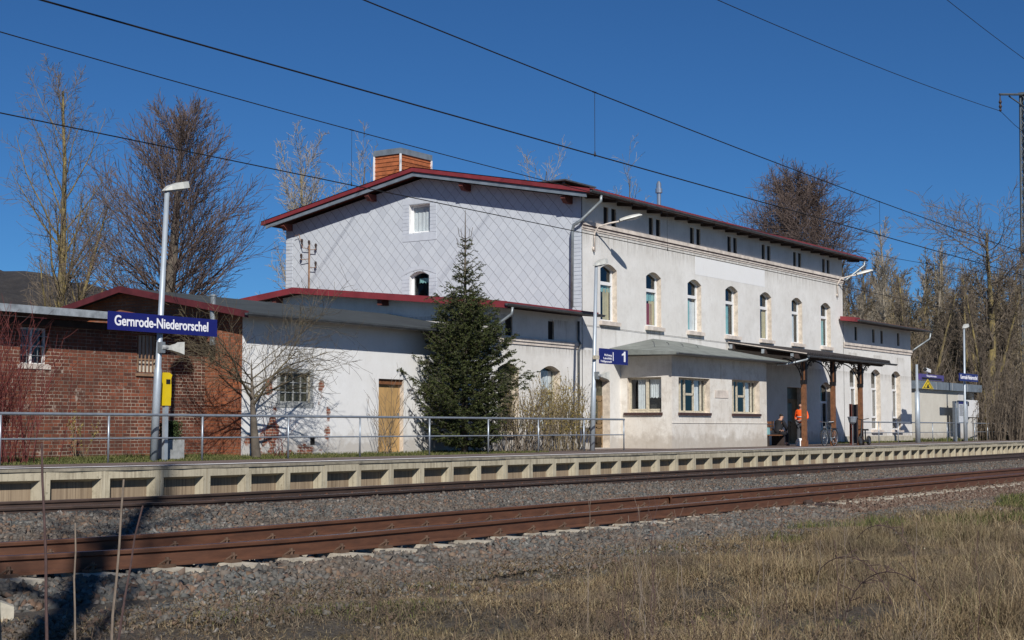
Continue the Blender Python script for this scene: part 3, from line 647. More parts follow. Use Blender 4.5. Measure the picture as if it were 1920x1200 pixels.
# =============================================================== STATION BUILDING
FY = 27.0
S = thing('station_building', (44.4, 27, 0.38), 'two storey cream station building with slate clad gable and red roof edge', 'station building')
X0, X1, YR, ZR = 44.4, 68.2, 40.7, 10.35
# front wall
WX = [46.2 + i * 3.318 for i in range(7)]
H = []; 
for i, x in enumerate(WX): H.append((x - 0.58, x + 0.58, 4.86, 6.72, 0.19))
SL = []
for x in WX:
    for (d0, d1) in ((-0.34, -0.01), (0.21, 0.55)): SL.append((x + d0, x + d1, 8.30, 8.94))
DOOR1 = (45.2, 46.25, 0.42, 2.75, 0.18); DOOR2 = (61.6, 63.4, 0.42, 2.9, 0.0); GW = (65.35, 66.65, 1.0, 3.0, 0.22); GW2 = (57.6, 58.9, 1.0, 3.0, 0.22)
holes = [loop(*h) for h in H] + [loop(*s) for s in SL] + [loop(*DOOR1), loop(*DOOR2), loop(*GW)]
fronts(S, 'Y', FY, [(X0, 0.3), (X1, 0.3), (X1, 9.25), (X0, 9.25)], holes)
# cladded gable
def zroof(y, front=26.33, rear=41.4, zf=9.22, ridge=33.9, zr=10.66):
    return lerp(zf, zr, (y - front) / (ridge - front)) if y < ridge else lerp(zr, zf, (y - ridge) / (rear - ridge))
G1 = (33.57, 34.53, 8.36, 9.42, 0.0); G2 = (33.6, 34.5, 5.9, 6.75, 0.17)
mb = MB(); wall(mb, 'X', X0 - 0.04, [(27.0, 0.3), (YR, 0.3), (YR, zroof(YR) - 0.28), (33.9, zroof(33.9) - 0.28), (27.0, zroof(27) - 0.28)], [loop(*G1), loop(*G2)])
mb.build('slate_cladding', 'slate', S)
def sb(mb): mb.build('slate_border', 'slate_plain', S)
for (ya, yb) in ((27.02, 27.35), (YR - 0.35, YR - 0.02)):
    mb = MB()
    for i in range(28):
        z = 5.3 + i * 0.135
        if z < 9.03: mb.box(X0 - 0.052, X0 - 0.039, ya, yb, z, z + 0.118)
    mb.box(X0 - 0.0405, X0 - 0.0395, ya, yb, 5.3, 9.1); sb(mb)
mb = MB()
for i in range(8):
    z = 8.35 + i * 0.135
    for (ya, yb) in ((33.27, 33.56), (34.54, 34.83)): mb.box(X0 - 0.053, X0 - 0.039, ya, yb, z, z + 0.12)
mb.box(X0 - 0.053, X0 - 0.039, 33.27, 34.83, 8.05, 8.32); mb.box(X0 - 0.053, X0 - 0.039, 33.27, 34.83, 9.44, 9.66)
for (ya, yb) in ((33.272, 33.558), (34.542, 34.828)): mb.box(X0 - 0.045, X0 - 0.0395, ya, yb, 8.3, 9.46)
sb(mb); mb = MB()
for i in range(6):
    z = 5.95 + i * 0.135
    for (ya, yb) in ((33.25, 33.59), (34.51, 34.86)): mb.box(X0 - 0.053, X0 - 0.039, ya, yb, z, z + 0.12)
for (ya, yb) in ((33.252, 33.588), (34.512, 34.858)): mb.box(X0 - 0.045, X0 - 0.0395, ya, yb, 5.95, 6.8)
ar = []
for i in range(11): t = i / 10; ar.append((lerp(33.25, 34.85, t), 6.78 + 0.42 * math.sin(math.pi * (0.18 + 0.64 * t)) - 0.2))
lo = [(lerp(33.25, 34.85, i / 10), 6.62 + 0.30 * math.sin(math.pi * (0.10 + 0.80 * i / 10)) + 0.05) for i in range(11)]
mb.add([(X0 - 0.0535, u, z + 0.12) for u, z in ar] + [(X0 - 0.0535, u, z) for u, z in lo], [(i, i + 1, 12 + i, 11 + i) for i in range(10)])
sb(mb)
mb = MB(); mb.box(X0 + 0.3, X1, YR - 0.2, YR, 0.3, 9.2); mb.quad((X1, 27, 0.3), (X1, YR, 0.3), (X1, YR, 9.2), (X1, 33.9, 10.3), (X1, 27, 9.2)); mb.build('wall', 'facade', S)
# roof: slab, red verge, grey barge board, purlin ends
RX0, RX1 = 43.7, 69.45
mb = MB()
for (ya, yb) in ((26.33, 33.9), (33.9, 41.4)):
    for (x0, x1, m, t0, t1) in ((RX0 + 0.04, RX1, 0, 0.0, -0.12),):
        mb.prism([(x0, ya, zroof(ya) + t1), (x0, yb, zroof(yb) + t1), (x0, yb, zroof(yb)), (x0, ya, zroof(ya))], (x1 - x0, 0, 0))
RF = mb.build('roof', 'tiles_red', S)
mb = MB()
for (ya, yb) in ((26.29, 33.9), (33.9, 41.45)):
    mb.prism([(RX0, ya, zroof(ya) - 0.11), (RX0, yb, zroof(yb) - 0.11), (RX0, yb, zroof(yb) + 0.06), (RX0, ya, zroof(ya) + 0.06)], (0.035, 0, 0))
    mb.prism([(RX0, ya, zroof(ya) + 0.03), (RX0, yb, zroof(yb) + 0.03), (RX0, yb, zroof(yb) + 0.06), (RX0, ya, zroof(ya) + 0.06)], (0.30, 0, 0))
mb.build('verge_flashing', 'red_sheet', RF)
mb = MB()
for (ya, yb) in ((26.45, 33.9), (33.9, 41.25)):
    mb.prism([(RX0 + 0.06, ya, zroof(ya) - 0.28), (RX0 + 0.06, yb, zroof(yb) - 0.28), (RX0 + 0.06, yb, zroof(yb) - 0.14), (RX0 + 0.06, ya, zroof(ya) - 0.14)], (0.05, 0, 0))
mb.build('barge_board', 'verge_board', RF)
for y in (27.35, 31.7, 36.1, 40.35):
    mb = MB(); z = zroof(y) - 0.30; mb.prism([(RX0 + 0.14, y, z), (RX0 + 0.14, y, z - 0.10), (RX0 + 0.32, y, z - 0.24), (X0, y, z - 0.24), (X0, y, z)], (0, 0.18, 0)); mb.build('purlin_end', 'dark_red_wood', RF)
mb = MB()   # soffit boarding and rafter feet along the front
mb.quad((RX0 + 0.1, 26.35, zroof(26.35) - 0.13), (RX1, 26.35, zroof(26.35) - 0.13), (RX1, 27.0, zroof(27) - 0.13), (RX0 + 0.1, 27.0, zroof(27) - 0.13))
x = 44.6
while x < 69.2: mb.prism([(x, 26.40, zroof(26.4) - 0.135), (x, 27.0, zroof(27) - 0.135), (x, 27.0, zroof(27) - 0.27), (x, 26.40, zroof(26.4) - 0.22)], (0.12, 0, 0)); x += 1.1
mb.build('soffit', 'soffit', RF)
mb = MB(); x = RX0 + 0.3     # tile edge seen over the gutter
while x < RX1: mb.tube([(x, 26.27, zroof(26.33) + 0.015), (x, 27.2, zroof(27.2) + 0.015)], 0.05, 6); x += 0.21
mb.build('tile_edge', 'tiles_red', RF)
mb = MB(); 
mb.prism([(RX0 + 0.3, 26.26, zroof(26.33) - 0.02), (RX0 + 0.3, 26.26, zroof(26.33) + 0.045), (RX0 + 0.3, 26.5, zroof(26.5) + 0.065), (RX0 + 0.3, 26.5, zroof(26.5) + 0.0)], (RX1 - RX0 - 0.3, 0, 0)); mb.build('eaves_flashing', 'red_sheet', RF)
GT = gutter(RF, RX0 + 0.05, RX1 + 0.1, 26.26, 9.19, 0.08)
mb = MB(); mb.tube([(44.45, 26.26, 9.11), (44.45, 26.27, 8.90), (44.33, 26.78, 8.44), (44.18, 26.90, 8.25), (44.16, 27.2, 8.10), (44.18, 27.26, 7.9), (44.2, 27.3, 5.25)], 0.055, 10); mb.build('downpipe', 'zinc', S, smooth=True)
mb = MB(); mb.tube([(69.2, 26.26, 9.11), (69.2, 26.28, 8.88), (68.5, 26.85, 8.22), (68.36, 26.95, 8.1)], 0.05, 10); mb.build('downpipe', 'zinc', S, smooth=True)
mb = MB(); mb.box(X0 - 0.02, X1 + 0.05, FY - 0.08, FY, 8.14, 8.27); mb.box(X0 - 0.02, X1 + 0.05, FY - 0.045, FY, 8.03, 8.137); mb.box(X0 - 0.02, X1 + 0.05, FY - 0.02, FY, 7.96, 8.027)
mb.build('cornice', 'trim', S)
mb = MB(); mb.box(X0 - 0.02, X1 + 0.05, FY - 0.062, FY - 0.046, 8.10, 8.128); mb.build('cornice_joint', 'glazed_dark_brick', S)
for s in SL:
    a, b_ = MB(), MB(); slit(a, b_, 'Y', FY, *s); v = a.build('vent_slot', 'dark_slit', S); b_.build('reveal', 'reveal', v)
CUR = [[(0.05, 0.95, 0.55, 0.66, 'curtain_teal'), (0.5, 0.9, 0.0, 0.6, 'curtain_ochre')], [(0.05, 0.95, 0.5, 0.64, 'curtain_teal'), (0.1, 0.8, 0.0, 0.45, 'curtain_red'), (0.55, 0.95, 0, 0.5, 'curtain_ochre')],
       [(0.05, 0.6, 0.0, 0.62, 'curtain_teal'), (0.5, 0.95, 0, 0.6, 'curtain_white')], [(0.05, 0.70, 0.0, 0.62, 'curtain_teal')], [(0.6, 0.95, 0.0, 0.62, 'curtain_ochre')], [(0.05, 0.72, 0.0, 0.62, 'curtain_white')], [(0.05, 0.8, 0.0, 0.62, 'curtain_teal')]]
for i, h in enumerate(H):
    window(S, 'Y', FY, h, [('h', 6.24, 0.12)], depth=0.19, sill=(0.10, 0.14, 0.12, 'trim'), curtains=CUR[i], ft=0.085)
window(S, 'X', X0 - 0.04, G1, [], depth=0.18, rev='white_paint', curtains=[(0.0, 1.0, 0.0, 1.0, 'curtain_white')], label='square window in the slate gable with white net curtain')
window(S, 'X', X0 - 0.04, G2, [], depth=0.18, rev='white_paint', curtains=[(0.1, 0.7, 0.62, 0.8, 'curtain_teal')], label='arched window in the slate gable just above the red lean-to roof')
mb = MB(); mb.box(52.9, 59.4, FY - 0.004, FY, 7.12, 7.86); mb.build('painted_patch', 'soft_panel', S)
mb = MB(); mb.tube([(44.5, FY - 0.03, 4.66), (50, FY - 0.03, 4.60), (56, FY - 0.03, 4.56), (62, FY - 0.03, 4.50), (68, FY - 0.03, 4.48)], 0.006, 5); mb.build('cable', 'black', S)
# doors and ground floor windows
def door(parent, axis, c, Hh, mat, rev, light=True, depth=0.30, name='door', label=None, leaf_top=None):
    u0, u1, z0, z1, rise = Hh; hl = loop(*Hh); n = len(hl)
    mb = MB(); zt = leaf_top or z1
    bar(mb, axis, c, u0, u1, z0, zt, depth, depth + 0.05)
    k = (u1 - u0) / 2
    for (a, b_) in ((0.08, 0.48), (0.55, 0.92)):
        for (za, zb) in ((0.06, 0.40), (0.46, 0.92)):
            ua, ub, va, vb = lerp(u0, u1, a), lerp(u0, u1, b_), lerp(z0, zt, za), lerp(z0, zt, zb)
            for (p, q, r_, s_) in ((ua, ub, va, va + .05), (ua, ub, vb - .05, vb), (ua, ua + .05, va, vb), (ub - .05, ub, va, vb)): bar(mb, axis, c, p, q, r_, s_, depth - 0.02, depth - 0.001)
    D = mb.build(name, mat, parent); D['_loc'] = parent['_loc']
    if label: D['label'] = label
    r = MB(); r.add([P3(axis, c, u, z, 0) for u, z in hl] + [P3(axis, c, u, z, depth + 0.05) for u, z in hl], [(i, (i + 1) % n, n + (i + 1) % n, n + i) for i in range(n)]); r.build('reveal', rev, D)
    if leaf_top:
        p = MB(); p.add([P3(axis, c, u, z, depth + 0.02) for u, z in loop(u0, u1, zt, z1, rise)], [tuple(range(n))]); p.build('pane', 'dirty_glass', D)
    if light:
        p = MB(); bar(p, axis, c, lerp(u0, u1, .28), lerp(u0, u1, .62), lerp(z0, zt, .5), lerp(z0, zt, .9), depth - 0.03, depth - 0.021); p.build('pane', 'dirty_glass', D)
    p = MB(); bar(p, axis, c, lerp(u0, u1, .86), lerp(u0, u1, .90), z0 + 0.98, z0 + 1.12, depth - 0.06, depth - 0.02); p.build('handle', 'silver', D)
    return D
door(S, 'Y', FY, DOOR1, 'door_old', 'reveal', leaf_top=2.25, label='narrow old brown glazed door beside the platform number sign')
door(S, 'Y', FY, DOOR2, 'door_old', 'reveal', leaf_top=2.4, light=True, label='dark double door under the platform canopy')
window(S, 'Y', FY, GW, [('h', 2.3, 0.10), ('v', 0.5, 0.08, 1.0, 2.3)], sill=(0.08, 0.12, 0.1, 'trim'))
# chimneys
def chimney(cx, cy, wx, wy, z0, z1, label, cap='verge_board', name='chimney', tilehang=True):
    mb = MB(); mb.box(cx - wx, cx + wx, cy - wy, cy + wy, z0, z1 - 0.22)
    z = z0
    while z < z1 - 0.25: mb.box(cx - wx - 0.02, cx + wx + 0.02, cy - wy - 0.02, cy + wy + 0.02, z + 0.005, z + 0.035); z += 0.16
    c = mb.build(name, 'tiles_orange', RF); c['_loc'] = S['_loc']; c['label'] = label
    mb = MB(); mb.box(cx - wx - 0.05, cx + wx + 0.05, cy - wy - 0.05, cy + wy + 0.05, z1 - 0.22, z1); mb.build('chimney_cap', cap, c)
    mb = MB()
    for (a, b_) in ((-1, -1), (-1, 1), (1, -1)): mb.box(cx + a * (wx + .025) - .03, cx + a * (wx + .025) + .03, cy + b_ * (wy + .025) - .03, cy + b_ * (wy + .025) + .03, z0, z1 - 0.223)
    mb.build('corner_strip', 'white_paint', c); return c
chimney(45.9, 36.05, 0.95, 0.62, 10.0, 11.78, 'big orange tile hung chimney with grey cap at the gable end')
chimney(55.0, 34.2, 1.05, 0.5, 10.4, 11.45, 'low orange chimney with a slab raised over it', cap='tiles_orange')
mb = MB(); mb.box(53.7, 56.3, 33.5, 34.9, 11.56, 11.62); [mb.box(x - .04, x + .04, y - .04, y + .04, 11.44, 11.565) for x in (54.0, 56.0) for y in (33.75, 34.65)]; mb.build('chimney_slab', 'gutter_dark', RF)
c3 = chimney(63.2, 34.2, 0.8, 0.4, 10.4, 11.62, 'low brick chimney carrying a steel flue', cap='dark_red_wood')
mb = MB(); mb.lathe((63.3, 34.2, 11.6), [(0.10, 0), (0.10, 0.7), (0.17, 0.72), (0.17, 0.92), (0.12, 0.94), (0.12, 1.15), (0.05, 1.28)], 12); mb.build('flue', 'silver', c3, smooth=False)
# wall lamps on the station
def wall_lamp(x, label):
    T = thing('wall_lamp', (x, 27, 7.6), label, 'wall lamp', 'lamps on curved arms at the station corners')
    mb = MB(); mb.tube([(x, 26.93, 7.25), (x, 26.93, 7.9), (x + 0.05, 26.8, 8.13), (x + 0.25, 26.45, 8.25), (x + 0.45, 26.1, 8.32)], 0.03, 8); mb.box(x - 0.05, x + 0.05, 26.93, 26.999, 7.3, 7.42); mb.build('arm', 'trim', T, smooth=True)
    a, b_ = Vector((x + 0.42, 26.15, 8.30)), Vector((x + 0.85, 25.5, 8.52)); d = (b_ - a); dn = d.normalized(); u = dn.cross(Vector((0, 0, 1))).normalized(); v = u.cross(dn)
    mb = MB(); vs = []; K = 9; N = 10
    for i in range(K):
        t = i / (K - 1); wd = 0.05 + 0.11 * math.sin(math.pi * min(1, t * 0.62 + 0.25)) if t < 0.98 else 0.05
        for k in range(N): th = math.pi * k / (N - 1); q = a + d * t + u * (wd * math.cos(th)) + v * (wd * 0.75 * math.sin(th)); vs.append(tuple(q))
    mb.add(vs, [(i * N + k, i * N + k + 1, (i + 1) * N + k + 1, (i + 1) * N + k) for i in range(K - 1) for k in range(N - 1)] + [(0, N - 1, 2 * N - 1, N)]); mb.build('lamp_shell', 'lamp_shell', T, smooth=True)
    mb = MB(); vs = []
    for i in range(7):
        t = 0.3 + 0.65 * i / 6
        for k in range(8): th = -math.pi * k / 7; wd = 0.13 * math.sin(math.pi * (0.15 + 0.7 * i / 6)); q = a + d * t + u * (wd * math.cos(th)) + v * (wd * 0.5 * math.sin(th)); vs.append(tuple(q))
    mb.add(vs, [(i * 8 + k, i * 8 + k + 1, (i + 1) * 8 + k + 1, (i + 1) * 8 + k) for i in range(6) for k in range(7)]); mb.build('lamp_glass', 'lamp_glass', T, smooth=True)
wall_lamp(45.12, 'grey lamp on a curved arm near the downpipe, left end of the upper wall'); wall_lamp(67.45, 'grey lamp on a curved arm at the far right corner of the upper wall')
# insulator rack on the gable
T = thing('insulator_rack', (44.3, 39.8, 6.5), 'rusty rack of dark insulators on the slate gable', 'insulator rack')
mb = MB(); mb.tube([(44.22, 39.35, 5.8), (44.22, 39.35, 8.35)], 0.035, 6); mb.tube([(44.22, 39.35, 8.1), (44.22, 39.7, 8.15), (44.22, 39.9, 8.7), (44.22, 40.1, 8.65)], 0.015, 6)
for (y, z) in ((39.0, 8.15), (39.75, 7.8), (39.0, 7.45), (39.35, 8.3)): mb.tube([(44.22, 39.35, z - 0.1), (44.2, y, z - 0.12), (44.2, y, z)], 0.015, 5)
mb.build('rack', 'rust_rod', T)
for (y, z) in ((39.0, 8.15), (39.75, 7.8), (39.0, 7.45), (39.35, 8.3), (39.72, 8.38)): mb = MB(); mb.lathe((44.2, y, z - 0.05), [(0.02, 0), (0.05, 0.02), (0.035, 0.06), (0.055, 0.08), (0.045, 0.15), (0.015, 0.18)], 8); mb.build('insulator', 'old_insulator', T)
# =============================================================== WINGS
def zw(y, yf=26.2, zf=4.98, ridge=35.0, zr=5.86): return lerp(zf, zr, (y - yf) / (ridge - yf)) if y < ridge else lerp(zr, zf, (y - ridge) / (43 - ridge))
Wl = thing('station_wing', (39, 27, 0.38), 'low cream wing left of the station with bright red roof edge', 'station wing')
h1 = (39.25, 40.45, 0.95, 3.0, 0.17); h2 = (41.75, 42.95, 0.95, 3.0, 0.17); sl = [(39.67, 40.08, 4.05, 4.66), (42.20, 42.57, 4.05, 4.66)]
fronts(Wl, 'Y', FY, [(39.0, 0.3), (44.36, 0.3), (44.36, zw(27) - 0.14), (39.0, zw(27) - 0.14)], [loop(*h1), loop(*h2)] + [loop(*s) for s in sl])
mb = MB(); wall(mb, 'X', 39.0, [(27.0, 0.3), (40.7, 0.3), (40.7, zw(40.7) - 0.15), (35, zw(35) - 0.15), (27.0, zw(27) - 0.15)], []); mb.build('wall', 'facade', Wl)
for s in sl: a, b_ = MB(), MB(); slit(a, b_, 'Y', FY, *s); v = a.build('vent_slot', 'dark_slit', Wl); b_.build('reveal', 'reveal', v)
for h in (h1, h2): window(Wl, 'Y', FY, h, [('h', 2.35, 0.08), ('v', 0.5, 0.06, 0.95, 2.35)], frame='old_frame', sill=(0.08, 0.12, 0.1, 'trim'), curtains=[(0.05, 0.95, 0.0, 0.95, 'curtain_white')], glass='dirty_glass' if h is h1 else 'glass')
mb = MB(); mb.box(38.95, 44.2, FY - 0.07, FY, 3.90, 4.01); mb.box(38.97, 44.2, FY - 0.035, FY, 3.80, 3.897); mb.build('cornice', 'trim', Wl)
mb = MB()
for (ya, yb) in ((26.2, 35.0), (35.0, 41.6)): mb.prism([(38.54, ya, zw(ya) - 0.10), (38.54, yb, zw(yb) - 0.10), (38.54, yb, zw(yb)), (38.54, ya, zw(ya))], (44.34 - 38.54 if ya > 26.5 else 44.30 - 38.54, 0, 0))
WR = mb.build('roof', 'tiles_red', Wl)
mb = MB()
for (ya, yb) in ((26.15, 35.0), (35.0, 41.65)): mb.prism([(38.50, ya, zw(ya) - 0.16), (38.50, yb, zw(yb) - 0.16), (38.50, yb, zw(yb) + 0.05), (38.50, ya, zw(ya) + 0.05)], (0.035, 0, 0))
mb.prism([(38.54, 26.14, zw(26.2) - 0.03), (38.54, 26.14, zw(26.2) + 0.035), (38.54, 26.6, zw(26.6) + 0.04), (38.54, 26.6, zw(26.6) + 0.005)], (5.5, 0, 0)); mb.build('verge_flashing', 'red_sheet', WR)
for y in (31.2, 35.9, 27.6): mb = MB(); mb.box(38.62, 39.0, y, y + 0.18, zw(y) - 0.34, zw(y) - 0.12); mb.build('purlin_end', 'dark_red_wood', WR)
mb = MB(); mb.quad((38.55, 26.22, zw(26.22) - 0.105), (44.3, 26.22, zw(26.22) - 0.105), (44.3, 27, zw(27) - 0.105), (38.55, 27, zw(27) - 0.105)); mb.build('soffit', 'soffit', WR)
gutter(WR, 38.45, 44.35, 26.12, zw(26.2) - 0.03, 0.075)
mb = MB(); mb.tube([(38.75, 26.1, 4.85), (38.75, 26.12, 4.65), (38.6, 26.5, 4.35), (38.55, 26.85, 4.15), (38.6, 26.93, 4.0), (38.6, 26.93, 0.5)], 0.045, 8); mb.build('downpipe', 'zinc', Wl, smooth=True)
mb = MB(); mb.tube([(44.05, FY - 0.06, 4.75), (44.05, FY - 0.06, 4.1), (44.08, FY - 0.13, 3.95), (44.05, FY - 0.06, 3.75), (44.05, FY - 0.06, 0.4)], 0.04, 8); mb.build('downpipe', 'gutter_dark', Wl, smooth=True)
def zq(y, yf=26.2, zf=6.26, ridge=33.9, zr=7.1): return lerp(zf, zr, (y - yf) / (ridge - yf)) if y < ridge else lerp(zr, zf, (y - ridge) / (41.6 - ridge))
Wr = thing('station_wing', (68.2, 27, 0.38), 'low cream wing right of the station with three tall arched windows', 'station wing')
hs = [(68.95, 70.2, 1.02, 3.82, 0.2), (71.78, 73.05, 1.02, 3.82, 0.2), (74.68, 75.95, 1.02, 3.82, 0.2)]; sl = [(x - 0.17, x + 0.17, 5.34, 6.0) for x in (69.85, 72.2, 73.35, 75.75)]
mb = MB(); wall(mb, 'Y', FY, [(68.24, 0.3), (77.6, 0.3), (77.6, zq(27) - 0.14), (68.24, zq(27) - 0.14)], [loop(*h) for h in hs] + [loop(*s) for s in sl]); mb.build('wall', 'facade', Wr)
mb = MB(); mb.quad((77.6, 27, 0.3), (77.6, 40, 0.3), (77.6, 40, zq(40)), (77.6, 33.9, 7.0), (77.6, 27, zq(27) - 0.14)); mb.build('wall', 'facade', Wr)
for s in sl: a, b_ = MB(), MB(); slit(a, b_, 'Y', FY, *s); v = a.build('vent_slot', 'dark_slit', Wr); b_.build('reveal', 'reveal', v)
for h in hs: window(Wr, 'Y', FY, h, [('h', 3.05, 0.10), ('h', 1.66, 0.09), ('v', 0.5, 0.07, 1.68, 3.02)], sill=(0.10, 0.13, 0.12, 'trim'), curtains=[(0.05, 0.95, 0.0, 0.78, 'curtain_grey')], ft=0.08)
mb = MB(); mb.box(68.24, 77.7, FY - 0.08, FY, 5.06, 5.18); mb.box(68.24, 77.65, FY - 0.04, FY, 4.93, 5.057); mb.build('cornice', 'trim', Wr)
mb = MB(); mb.box(68.24, 77.62, FY - 0.05, FY, 0.3, 0.72); mb.build('plinth', 'concrete', Wr)
mb = MB()
for (ya, yb) in ((26.2, 33.9), (33.9, 41.0)): mb.prism([(68.25, ya, zq(ya) - 0.10), (68.25, yb, zq(yb) - 0.10), (68.25, yb, zq(yb)), (68.25, ya, zq(ya))], (78.3 - 68.25, 0, 0))
QR = mb.build('roof', 'tiles_red', Wr)
mb = MB(); mb.prism([(67.6, 26.16, 6.10), (67.6, 26.9, 6.18), (67.6, 26.9, 6.38), (67.6, 26.16, 6.30)], (0.64, 0, 0)); mb.build('verge_flashing', 'red_sheet', QR)
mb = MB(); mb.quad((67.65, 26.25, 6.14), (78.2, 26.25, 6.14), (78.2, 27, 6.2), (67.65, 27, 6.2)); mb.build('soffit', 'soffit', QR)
gutter(QR, 67.9, 78.35, 26.12, 6.21, 0.08)
mb = MB(); mb.tube([(78.15, 26.1, 6.1), (78.15, 26.15, 5.8), (77.75, 26.85, 5.25), (77.68, 26.95, 5.15)], 0.05, 8); mb.build('downpipe', 'zinc', Wr, smooth=True)
# =============================================================== BAY EXTENSION
BX0, BX1, BY = 47.0, 54.9, 24.93
B = thing('bay_extension', (47, 24.9, 0.38), 'stained single storey bay with grey felt roof in front of the station', 'bay extension')
b1 = (47.5, 49.95, 1.66, 2.90, 0); b2 = (51.8, 54.25, 1.66, 2.93, 0); b3 = (25.35, 26.72, 1.66, 2.90, 0)
mb = MB(); wall(mb, 'Y', BY, [(BX0, 0.3), (BX1, 0.3), (BX1, 3.66), (BX0, 3.66)], [loop(*b1), loop(*b2)]); wall(mb, 'X', BX0, [(BY, 0.3), (27, 0.3), (27, 3.66), (BY, 3.66)], [loop(*b3)])
mb.quad((BX1, BY, 0.3), (BX1, 27, 0.3), (BX1, 27, 3.66), (BX1, BY, 3.66)); mb.build('wall', 'bay_render', B)
for h in (b1, b2):
    window(B, 'Y', BY, h, [('v', 0.20, 0.09, 1.66, 2.9), ('v', 0.34, 0.07, 1.7, 2.9), ('v', 0.62, 0.07, 1.7, 2.9), ('v', 0.86, 0.06, 1.7, 2.9), ], depth=0.20, frame='old_frame', ft=0.07, curtains=[(0.62, 0.85, 0.05, 1.0, 'curtain_white')])
    mb = MB(); u = lerp(h[0], h[1], 0.34); u2 = lerp(h[0], h[1], 0.62); mb.box(u, u2, BY + 0.19, BY + 0.24, 2.28, 2.36); 
    mb.build('window_transom', 'old_frame', B)
    mb = MB(); x = h[0] - 0.05
    while x < h[1]: mb.box(x, x + 0.105, BY - 0.07, BY, 1.56, 1.655); x += 0.12
    mb.build('brick_sill', 'glazed_dark_brick', B)
window(B, 'X', BX0, b3, [('v', 0.47, 0.11, 1.66, 2.9), ('h', 1.76, 0.05)], depth=0.16, frame='old_frame', curtains=[(0.52, 0.78, 0.0, 1.0, 'curtain_white'), (0.05, 0.42, 0.42, 1.0, 'curtain_white')], label='window in the left face of the bay with a loose hanging curtain')
mb = MB(); y = 25.3
while y < 26.75: mb.box(BX0 - 0.07, BX0, y, y + 0.105, 1.56, 1.655); y += 0.12
mb.build('brick_sill', 'glazed_dark_brick', B)
mb = MB(); mb.box(50.35, 51.45, BY - 0.02, BY, 2.22, 2.50); mb.build('name_plate', 'trim', B)
mb = MB(); mb.box(BX0 - 0.015, BX1, BY - 0.02, BY, 1.28, 1.30); mb.box(50.85, 50.93, BY - 0.03, BY, 2.95, 3.5); mb.build('wall_trim', 'bay_render', B)
e0, e1, ey, ez = 46.35, 56.3, 24.38, 3.74
A_ = [(e0, ey, ez), (e1, ey, ez), (e1, 26.98, 4.02), (52.1, 26.98, 4.40), (49.4, 26.98, 4.42), (e0 - 0.15, 26.98, 3.92)]
mb = MB(); mb.add(A_, [(0, 1, 3, 4), (1, 2, 3), (0, 4, 5)]); mb.add([(e0, ey, ez - 0.09), (e1, ey, ez - 0.09), (e1, 26.98, ez - 0.05), (e0 - 0.15, 26.98, ez - 0.05)], [(0, 1, 2, 3)]); mb.quad((e0, ey, ez), (e0 - .15, 26.98, 3.92), (e0 - .15, 26.98, ez - 0.05), (e0, ey, ez - 0.09)); mb.quad((e1, ey, ez), (e1, 26.98, 4.02), (e1, 26.98, ez - .05), (e1, ey, ez - .09)); mb.quad((e0, ey, ez), (e1, ey, ez), (e1, ey, ez - 0.09), (e0, ey, ez - 0.09))
BR = mb.build('roof', 'felt_pale', B); gutter(BR, e0 - 0.05, e1 + 0.1, ey - 0.07, ez - 0.04, 0.065)
mb = MB()
for x in (47.2, 48.3, 49.4, 50.6): mb.tube([(x, 25.7, 4.02 if x > 48 else 3.95), (x, 25.75, 4.16), (x + 0.05, 25.85, 4.2)], 0.012, 5)
mb.build('snow_hook', 'gutter_dark', BR)
# =============================================================== CANOPY
K = thing('platform_canopy', (56.4, 24, 0.38), 'timber platform canopy on brown posts with black scrolled brackets', 'canopy')
CX0, CX1, CYf = 55.75, 65.2, 23.6
def zc(y): return lerp(4.02, 4.58, (y - CYf) / (27 - CYf))
mb = MB(); mb.prism([(CX0 + .02, CYf, zc(CYf) - 0.05), (CX0 + .02, 26.98, zc(27) - 0.05), (CX0 + .02, 26.98, zc(27)), (CX0 + .02, CYf, zc(CYf))], (CX1 - CX0 - .04, 0, 0)); KR = mb.build('roof', 'tiles_dark', K)
mb = MB(); x = CX0 + 0.1
while x < CX1: mb.tube([(x, CYf - 0.03, zc(CYf) + 0.02), (x, 26.95, zc(27) + 0.01)], 0.06, 7); x += 0.24
mb.build('tile_rolls', 'tiles_dark', KR)
mb = MB(); mb.prism([(CX0 - 0.02, CYf - 0.02, zc(CYf) - 0.0), (CX0 - 0.02, 26.98, zc(27) - 0.0), (CX0 - 0.02, 26.98, zc(27) + 0.035), (CX0 - 0.02, CYf - 0.02, zc(CYf) + 0.035)], (0.035, 0, 0)); mb.build('verge_flashing', 'trim', KR)
mb = MB()
for y in (24.0, 25.4, 26.8): mb.box(CX0 - 0.12, CX1 - 0.1, y - 0.07, y + 0.07, zc(y) - 0.24, zc(y) - 0.055)
x = CX0 + 1.5
while x < CX1 - 0.2: mb.prism([(x, CYf + .05, zc(CYf) - 0.16), (x, 26.9, zc(27) - 0.16), (x, 26.9, zc(27) - 0.06), (x, CYf + .05, zc(CYf) - 0.06)], (0.09, 0, 0)); x += 0.9
mb.build('roof_timbers', 'soffit', K)
mb = MB()
for y in (25.4, 26.8, 24.15): mb.box(CX0 - 0.14, CX0 - 0.121, y - 0.06, y + 0.06, zc(y) - 0.23, zc(y) - 0.06)
mb.build('purlin_cap', 'felt_edge', K)
gutter(KR, CX0 + 0.05, CX1 + 0.45, CYf - 0.08, zc(CYf) - 0.06, 0.075)
mb = MB(); mb.tube([(CX0 + .15, CYf - .05, zc(CYf) - .12), (CX0 + .12, CYf + .05, zc(CYf) - .22), (CX0 - .3, 24.3, zc(CYf) - .40), (CX0 - .6, 24.6, zc(CYf) - .42)], 0.045, 8); mb.build('downpipe', 'zinc', K, smooth=True)
